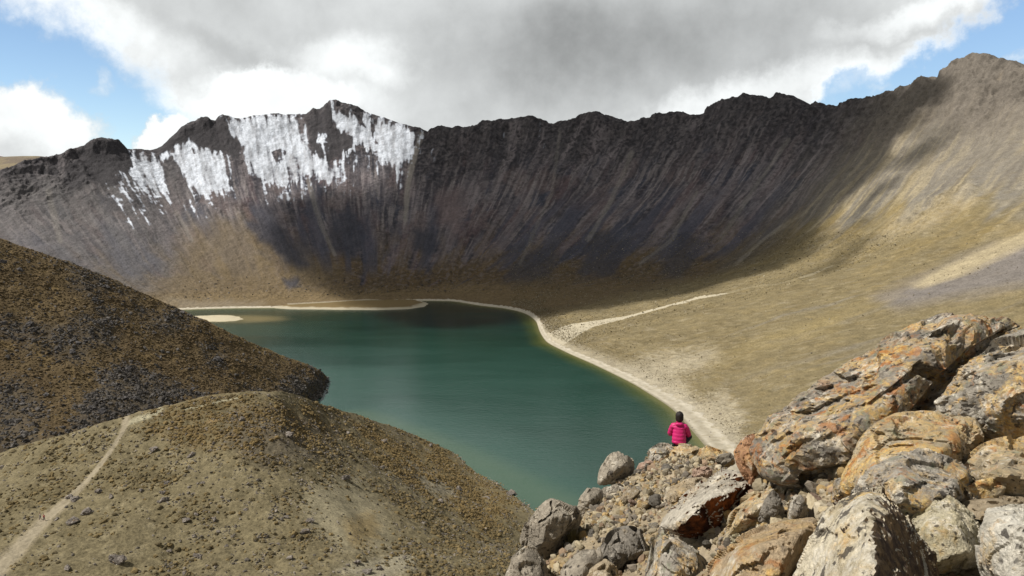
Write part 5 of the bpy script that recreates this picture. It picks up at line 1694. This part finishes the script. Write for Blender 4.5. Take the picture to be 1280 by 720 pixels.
def crater_bits():
    r = np.random.default_rng(61)
    # stones and low scrub on the sunlit slope
    m = (CR_v > .05) & (CR_v < .75) & (CR_px > 640) & (CR_px < 1330) & (CR_py > 290) & (CR_py < 620) & (CR_G[..., 1] > 150)
    w = (m * (np.clip(CR_G[..., 1] / 700., .1, 1) ** 1.0)).astype(float)
    w *= np.exp(1.2 * fbm(CR_G / 40., 4, 621))
    idx = r.choice(w.size, 70000, p=(w / w.sum()).ravel())
    q = CR_G.reshape(-1, 3)[idx] + r.normal(0, 1, (70000, 3)) * [1.5, 1.5, 0]
    D = q[:, 1]
    sz = np.clip(r.lognormal(-1.15, .5, len(q)), .12, 1.3) * np.clip(D / 600, .45, 1.2)
    pale_ = r.uniform(0, 1, (len(q), 1)) < .3
    c = np.where(pale_, np.array([[.29, .26, .195]]), np.array([[.13, .105, .056]])) * r.uniform(.55, 1.35, (len(q), 1))
    scatter('scrub', q, sz, tiny, B_GRASS, c, 'low dark scrub and stones dotting the sunlit slope', 'scrub', 62, .4)
    pr = proto_objs('rock', [KNOLLROCK, DARKHILL], 4, 3, 850)
    lst = [(862, 526, 3, 'dark stone on the pale beach nearest the seated person'), (865, 535, 3.2, 'second dark stone on the beach below the first'), (887, 546, 4, 'dark rock on the beach just above the ledge'), (889, 541, 3, 'small rock up the beach from the ledge'), (900, 517, 5, 'dark ragged rock on the grass above the beach'),
           (982, 470, 4, 'lone black rock on the open grass slope'), (976, 445, 3, 'small rock up the grass slope beside the lone black one'), (249, 352, 5, 'dark rock on the flat left of the far shore'), (332, 364, 5, 'dark rock on the ochre flat beyond the lake'), (260, 373, 5, 'dark rock low on the far shore, leftmost'),
           (391, 370, 4, 'small dark rock behind the grassy spit'), (414, 385.3, 3, 'dark stone at the water edge on the far shore'), (426, 385.3, 3, 'second dark stone at the water edge on the far shore'), (654, 387.5, 3, 'dark stone on the far beach bend'), (1060, 312, 4, 'dark rock where the wall meets the sunlit slope'), (944, 338, 4, 'black speck of rock in the shaded fold right of the wall')]
    ok = (CR_v > 0.0) & (CR_v < .9)
    for x, y, s, lab in lst:
        q = nearest(CR_px, CR_py, CR_G, x, y, ok).copy()
        R = s * .55 * q[1] / F
        p_ = pr[r.integers(0, len(pr))]
        place(p_[0], p_[1], q, (0, 0, r.uniform(0, 6)), (R * 1.2, R, R * .8), lab, None, 'rock')
        p_[1] = False
    # dark outcrops and boulders at the foot of the wall
    m = (CR_v > .2) & (CR_v < .42) & (CR_px > 230) & (CR_px < 900) & (CR_py < 372)
    idx = r.choice(np.nonzero(m.ravel())[0], 1800)
    q = CR_G.reshape(-1, 3)[idx] + r.normal(0, 2, (1800, 3)) * [1, 1, 0]
    sz = np.clip(r.lognormal(-.2, .5, 1800), .4, 2.6)
    c = np.array([[.085, .078, .07]]) * r.uniform(.6, 1.4, (1800, 1))
    scatter('scree', q, sz, tiny, B_SCREE, c, 'dark fallen blocks dotting the foot of the crater wall', 'scree', 63, .5)
    for p_ in pr:
        if p_[1]:
            bpy.data.objects.remove(p_[0])


crater_bits()
print('scatter', time.time() - T0)


# ------------------------------------------------------------------ small dry plant by the left boulder
def tuft(px_, py_, D, n, h, label):
    r = np.random.default_rng(int(px_))
    base = gsurf(np.array([P(px_, py_, D)]))[0]
    V, Fc = [], []
    for k in range(n):
        a = r.uniform(0, 6.28)
        rr = abs(r.normal(0, .06))
        b0 = np.array([math.cos(a) * rr, math.sin(a) * rr, 0])
        lean = np.array([math.cos(a), math.sin(a), 0]) * r.uniform(.1, .55)
        hh = h * r.uniform(.5, 1.1)
        s = np.array([-math.sin(a), math.cos(a), 0]) * .006
        i0 = len(V)
        for t in (0, .5, 1):
            c = b0 + lean * hh * t * t + np.array([0, 0, hh * t * (1 - .2 * t)])
            V += [c - s * (1.05 - t), c + s * (1.05 - t)]
        for t in (0, 2):
            Fc += [(i0 + t, i0 + t + 1, i0 + t + 3), (i0 + t, i0 + t + 3, i0 + t + 2)]
    o = link('grass_tuft', new_mesh('grass_tuft', np.array(V), np.array(Fc), smooth=False), simple_mat('dry tuft', (.17, .14, .06), .9, .3, 20))
    o.location = base
    tag(o, label, 'grass tuft')


tuft(716, 682, 12.2, 420, .34, 'dry brownish grass tuft right of the largest rounded grey boulder')
tuft(823, 697, 10.3, 200, .22, 'small dry grass tuft beside the fractured dark grey rock')


# ------------------------------------------------------------------ people
def skin(name, nodes, edges, mat, parent, levels=2, root=None, post=None):
    """one continuous surface grown on a jointed skeleton: nodes name -> (x, y, z, radius[, radius2])"""
    names = list(nodes)
    me = bpy.data.meshes.new(name)
    me.from_pydata([nodes[k][:3] for k in names], [(names.index(a), names.index(b)) for a, b in edges], [])
    o = bpy.data.objects.new(name, me)
    COL.objects.link(o)
    md = o.modifiers.new('s', 'SKIN')
    md.use_smooth_shade = True
    md.branch_smoothing = .4
    for i, k in enumerate(names):
        v = nodes[k]
        me.skin_vertices[0].data[i].radius = (v[3], v[4] if len(v) > 4 else v[3])
        me.skin_vertices[0].data[i].use_root = (k == root)
    sb = o.modifiers.new('b', 'SUBSURF')
    sb.levels = sb.render_levels = levels
    dg = bpy.context.evaluated_depsgraph_get()
    m2 = bpy.data.meshes.new_from_object(o.evaluated_get(dg))
    m2.name = name
    bpy.data.objects.remove(o)
    if post:
        post(m2)
    for p_ in m2.polygons:
        p_.use_smooth = True
    m2.materials.clear()
    return link(name, m2, mat, parent)


SKINM = simple_mat('skin', (.46, .27, .19), .55, .08, 30, .002)
PINKJ, _n = newmat('pink quilted nylon')
_oc = _n.n('ShaderNodeTexCoord').outputs['Object']
_n.bsdf(_n.mix(_n.noise(_oc, 14, 4), (.42, .009, .105), (.60, .020, .165)), .45, _n.bump(_n.noise(_oc, 40, 4), .5, .012), spec=.4)
HAIRM = simple_mat('dark hair', (.018, .013, .012), .5, .4, 60, .01)
TROUS = simple_mat('dark trousers', (.018, .018, .024), .85, .3, 20, .01)
BOOT = simple_mat('dark boots', (.035, .028, .022), .7, .3, 20, .01)


def hand_nodes(nd, ed, side, wrist, palm_dir, at):
    """palm with four bent fingers and a thumb, on the end of the arm"""
    d = np.array(palm_dir, float)
    d /= np.linalg.norm(d)
    up = np.array([0, 0, 1.0])
    lat = np.cross(d, up)
    lat /= np.linalg.norm(lat)
    w = np.array(wrist)
    pm = w + d * .07
    nd[at + 'palm'] = (*pm, .030, .018)
    ed.append((at + 'wrist', at + 'palm'))
    for k, (off, ln) in enumerate(((-.030, .070), (-.010, .080), (.010, .075), (.030, .060))):
        b = pm + d * .025 + lat * off
        m_ = b + d * ln * .5 - up * .006
        e = b + d * ln * .85 - up * .03
        nd[at + 'f%da' % k] = (*b, .010)
        nd[at + 'f%db' % k] = (*m_, .009)
        nd[at + 'f%dc' % k] = (*e, .008)
        ed += [(at + 'palm', at + 'f%da' % k), (at + 'f%da' % k, at + 'f%db' % k), (at + 'f%db' % k, at + 'f%dc' % k)]
    t = w + d * .035 - lat * .035 * side
    t2 = t + d * .035 - lat * .012 * side - up * .01
    nd[at + 't1'] = (*t, .012)
    nd[at + 't2'] = (*t2, .009)
    ed += [(at + 'palm', at + 't1'), (at + 't1', at + 't2')]


def seated_person():
    seat = P(848.5, 558.5, 20.15)
    root = bpy.data.objects.new('person', None)
    COL.objects.link(root)
    root.location = seat
    root.rotation_euler = (0, 0, math.radians(-14))
    root.scale = (1.07, 1.07, 1.07)
    tag(root, 'person in a pink quilted jacket sitting on the ledge looking out over the lake', 'person')
    J = dict(pel=(0, 0, .10), sp1=(0, .02, .25), sp2=(0, .03, .42), chest=(0, .05, .52), nk=(.0, .075, .60), sl=(-.155, .05, .515), sr=(.155, .05, .515), el=(-.235, .12, .27), er=(.245, .10, .27), wl=(-.12, .33, .25), wr=(.14, .31, .25),
             hl=(-.09, .03, .085), hr=(.09, .03, .085), kl=(-.09, .44, .17), kr=(.265, .27, .22), al=(-.07, .55, -.22), ar=(.10, .50, -.02))
    nd = {'pel': (*J['pel'], .11, .10), 'sp1': (*J['sp1'], .105, .09), 'sp2': (*J['sp2'], .12, .09), 'chest': (*J['chest'], .10, .08), 'nk': (*J['nk'], .05), 'hd0': (0, .095, .665, .065), 'hd1': (0, .09, .745, .088, .095), 'hd2': (0, .085, .81, .06),
          'nose': (0, .195, .725, .014), 'chin': (0, .165, .668, .026), 'earl': (-.088, .085, .735, .014), 'earr': (.088, .085, .735, .014)}
    ed = [('pel', 'sp1'), ('sp1', 'sp2'), ('sp2', 'chest'), ('chest', 'nk'), ('nk', 'hd0'), ('hd0', 'hd1'), ('hd1', 'hd2'), ('hd1', 'nose'), ('hd0', 'chin'), ('hd1', 'earl'), ('hd1', 'earr')]
    for s, q in ((-1, 'l'), (1, 'r')):
        nd['s' + q] = (*J['s' + q], .06)
        nd['e' + q] = (*J['e' + q], .042)
        nd[q + 'wrist'] = (*J['w' + q], .028)
        ed += [('chest', 's' + q), ('s' + q, 'e' + q), ('e' + q, q + 'wrist')]
        hand_nodes(nd, ed, s, J['w' + q], (-.25 * s, .9, -.15), q)
        nd['h' + q] = (*J['h' + q], .085)
        nd['k' + q] = (*J['k' + q], .058)
        nd['a' + q] = (*J['a' + q], .04)
        toe = np.array(J['a' + q]) + [0, .13, -.05]
        nd['t' + q] = (*toe, .035)
        ed += [('pel', 'h' + q), ('h' + q, 'k' + q), ('k' + q, 'a' + q), ('a' + q, 't' + q)]
    skin('body', nd, ed, SKINM, root, 2, 'pel')

    def quilt(me):
        V = np.zeros(len(me.vertices) * 3)
        me.vertices.foreach_get('co', V)
        V = V.reshape(-1, 3)
        N = np.array([v.normal[:] for v in me.vertices])
        t = V[:, 2] + .10 * np.abs(V[:, 0]) * 0
        V = V + N * (.013 * (np.abs(np.sin(t * math.pi / .088)) ** .5 - .6) + .006 * vnoise(V * 22, 5))[:, None]
        me.vertices.foreach_set('co', V.ravel())
        me.update()
    jn = {'hem': (0, -.01, .05, .185, .14), 'p1': (0, -.005, .16, .18, .135), 'p2': (0, .02, .30, .178, .135), 'p3': (0, .035, .43, .178, .128), 'ch': (0, .05, .525, .125, .10), 'co': (0, .065, .585, .075, .07), 'co2': (0, .07, .625, .07, .068)}
    je = [('hem', 'p1'), ('p1', 'p2'), ('p2', 'p3'), ('p3', 'ch'), ('ch', 'co'), ('co', 'co2')]
    for q in 'lr':
        jn['s' + q] = (*J['s' + q], .078)
        mid_ = (np.array(J['s' + q]) + J['e' + q]) / 2
        jn['m' + q] = (*mid_, .072)
        jn['e' + q] = (*J['e' + q], .064)
        w_ = np.array(J['e' + q]) * .08 + np.array(J['w' + q]) * .92
        jn['w' + q] = (*w_, .046)
        je += [('ch', 's' + q), ('s' + q, 'm' + q), ('m' + q, 'e' + q), ('e' + q, 'w' + q)]
    jk = skin('jacket', jn, je, PINKJ, root, 3, 'hem', quilt)
    skin('hood', {'a': (-.085, .02, .575, .032), 'b': (-.05, -.045, .575, .042), 'c': (.0, -.065, .57, .046), 'd': (.05, -.045, .575, .042), 'e': (.085, .02, .575, .032)}, [('a', 'b'), ('b', 'c'), ('c', 'd'), ('d', 'e')], PINKJ, jk, 2, 'c')
    tn = {'pel': (0, .02, .085, .12, .10)}
    te = []
    for q in 'lr':
        tn['h' + q] = (*J['h' + q], .09)
        tn['k' + q] = (*J['k' + q], .07)
        tn['a' + q] = (*(np.array(J['k' + q]) * .1 + np.array(J['a' + q]) * .9), .055)
        te += [('pel', 'h' + q), ('h' + q, 'k' + q), ('k' + q, 'a' + q)]
    skin('trousers', tn, te, TROUS, root, 2, 'pel')
    for q in 'lr':
        a = np.array(J['a' + q])
        skin('boot', {'a': (*(a + [0, 0, .05]), .054), 'b': (*(a + [0, .01, -.03]), .052), 'c': (*(a + [0, .15, -.06]), .045)}, [('a', 'b'), ('b', 'c')], BOOT, root, 2, 'a')
    # hair: a cap over the back of the head gathered at the nape, with strands
    V, Fc = ico(5)
    V = V.copy() * np.array([.098, .112, .112]) + np.array([0, .078, .755])
    k = fbm(V * np.array([60, 60, 9]), 3, 7)
    V += (V - [0, .075, .76]) * (.05 * k)[:, None]
    back_ = V[:, 1] < .09
    V[:, 2] -= np.where(back_ & (V[:, 2] < .74), .055, 0)
    V[:, 1] = np.where(V[:, 1] > .13, .13, V[:, 1])
    V[:, 2] = np.where((V[:, 1] > .11) & (V[:, 2] < .78), .78, V[:, 2])
    link('hair', new_mesh('hair', V, Fc), HAIRM, root)
    return root


seated_person()


def hiker(px_, py_, label, jcol, tcol, pack, yaw, stride):
    ok = (kV > .3) & (kV < 3)
    q = nearest(kpx, kpy, KG, px_, py_, ok).copy()
    root = bpy.data.objects.new('person', None)
    COL.objects.link(root)
    root.location = q
    root.rotation_euler = (0, 0, yaw)
    tag(root, label, 'person')
    s = stride
    nd = {'pel': (0, 0, .92, .12, .09), 'sp': (0, .02, 1.12, .115, .085), 'ch': (0, .05, 1.33, .14, .09), 'nk': (0, .06, 1.46, .05), 'h0': (0, .075, 1.53, .065), 'h1': (0, .07, 1.62, .085, .095), 'h2': (0, .065, 1.69, .06), 'nose': (0, .17, 1.60, .014)}
    ed = [('pel', 'sp'), ('sp', 'ch'), ('ch', 'nk'), ('nk', 'h0'), ('h0', 'h1'), ('h1', 'h2'), ('h1', 'nose')]
    jn = {'hem': (0, 0, .88, .165, .125), 'sp': (0, .02, 1.12, .15, .115), 'ch': (0, .05, 1.33, .16, .12), 'co': (0, .06, 1.44, .075)}
    je = [('hem', 'sp'), ('sp', 'ch'), ('ch', 'co')]
    tn = {'pel': (0, 0, .90, .14, .11)}
    te = []
    for k, sd in (('l', -1), ('r', 1)):
        st_ = s * sd
        sh, el_, wr = (.19 * sd, .05, 1.36), (.25 * sd, -.02 - .10 * st_, 1.10), (.22 * sd, .12 - .18 * st_, .90)
        nd['s' + k] = (*sh, .06)
        nd['e' + k] = (*el_, .042)
        nd[k + 'wrist'] = (*wr, .028)
        ed += [('ch', 's' + k), ('s' + k, 'e' + k), ('e' + k, k + 'wrist')]
        hand_nodes(nd, ed, sd, wr, (0, .35, -.9), k)
        jn['s' + k], jn['e' + k], jn['w' + k] = (*sh, .08), (*el_, .062), (wr[0], wr[1], wr[2] + .03, .045)
        je += [('ch', 's' + k), ('s' + k, 'e' + k), ('e' + k, 'w' + k)]
        hp, kn_, an = (.09 * sd, 0, .88), (.10 * sd, .06 + .16 * st_, .50), (.10 * sd, -.04 + .24 * st_, .09)
        nd['h' + k], nd['k' + k], nd['a' + k], nd['t' + k] = (*hp, .085), (*kn_, .058), (*an, .04), (an[0], an[1] + .15, .04, .034)
        ed += [('pel', 'h' + k), ('h' + k, 'k' + k), ('k' + k, 'a' + k), ('a' + k, 't' + k)]
        tn['h' + k], tn['k' + k], tn['a' + k] = (*hp, .10), (*kn_, .075), (an[0], an[1], an[2] + .04, .06)
        te += [('pel', 'h' + k), ('h' + k, 'k' + k), ('k' + k, 'a' + k)]
    skin('body', nd, ed, SKINM, root, 1, 'pel')
    skin('jacket', jn, je, simple_mat('hiker jacket', jcol, .7, .2, 12, .01), root, 2, 'hem')
    skin('trousers', tn, te, simple_mat('hiker trousers', tcol, .8, .2, 12, .01), root, 2, 'pel')
    V, Fc = ico(3)
    link('hair', new_mesh('hair', V * [.095, .10, .075] + [0, .06, 1.67], Fc), HAIRM, root)
    if pack:
        skin('backpack', {'a': (0, -.13, 1.02, .13, .09), 'b': (0, -.14, 1.22, .14, .10), 'c': (0, -.11, 1.38, .10, .07)}, [('a', 'b'), ('b', 'c')], simple_mat('backpack cloth', pack, .8, .2, 12, .01), root, 2, 'a')


hiker(50.5, 650, 'distant hiker in grey on the left side of the footpath', (.20, .20, .19), (.10, .10, .11), None, math.radians(150), .6)
hiker(55.5, 651, 'distant hiker in a red top on the footpath, beside the one in grey', (.30, .05, .05), (.035, .035, .05), (.05, .03, .03), math.radians(165), .7)
print('people', time.time() - T0)


# ------------------------------------------------------------------ mountain air
def haze():
    bm = bmesh.new()
    bmesh.ops.create_cube(bm, size=1)
    me = bpy.data.meshes.new('haze')
    for v in bm.verts:
        v.co.x *= 9000
        v.co.y = v.co.y * 7000 + 1500
        v.co.z = -15.5 if v.co.z < 0 else 395
    bm.to_mesh(me)
    bm.free()
    m, n = newmat('thin air')
    pv = n.n('ShaderNodeVolumePrincipled')
    pv.inputs['Color'].default_value = (.72, .82, 1.0, 1)
    pv.inputs['Density'].default_value = HAZE
    pv.inputs['Anisotropy'].default_value = .2
    o = n.n('ShaderNodeOutputMaterial')
    n.t.links.new(pv.outputs[0], o.inputs['Volume'])
    tag(link('haze', me, m), 'thin bluish mountain air', 'haze', kind='stuff')


HAZE = 0
if HAZE > 0:
    haze()
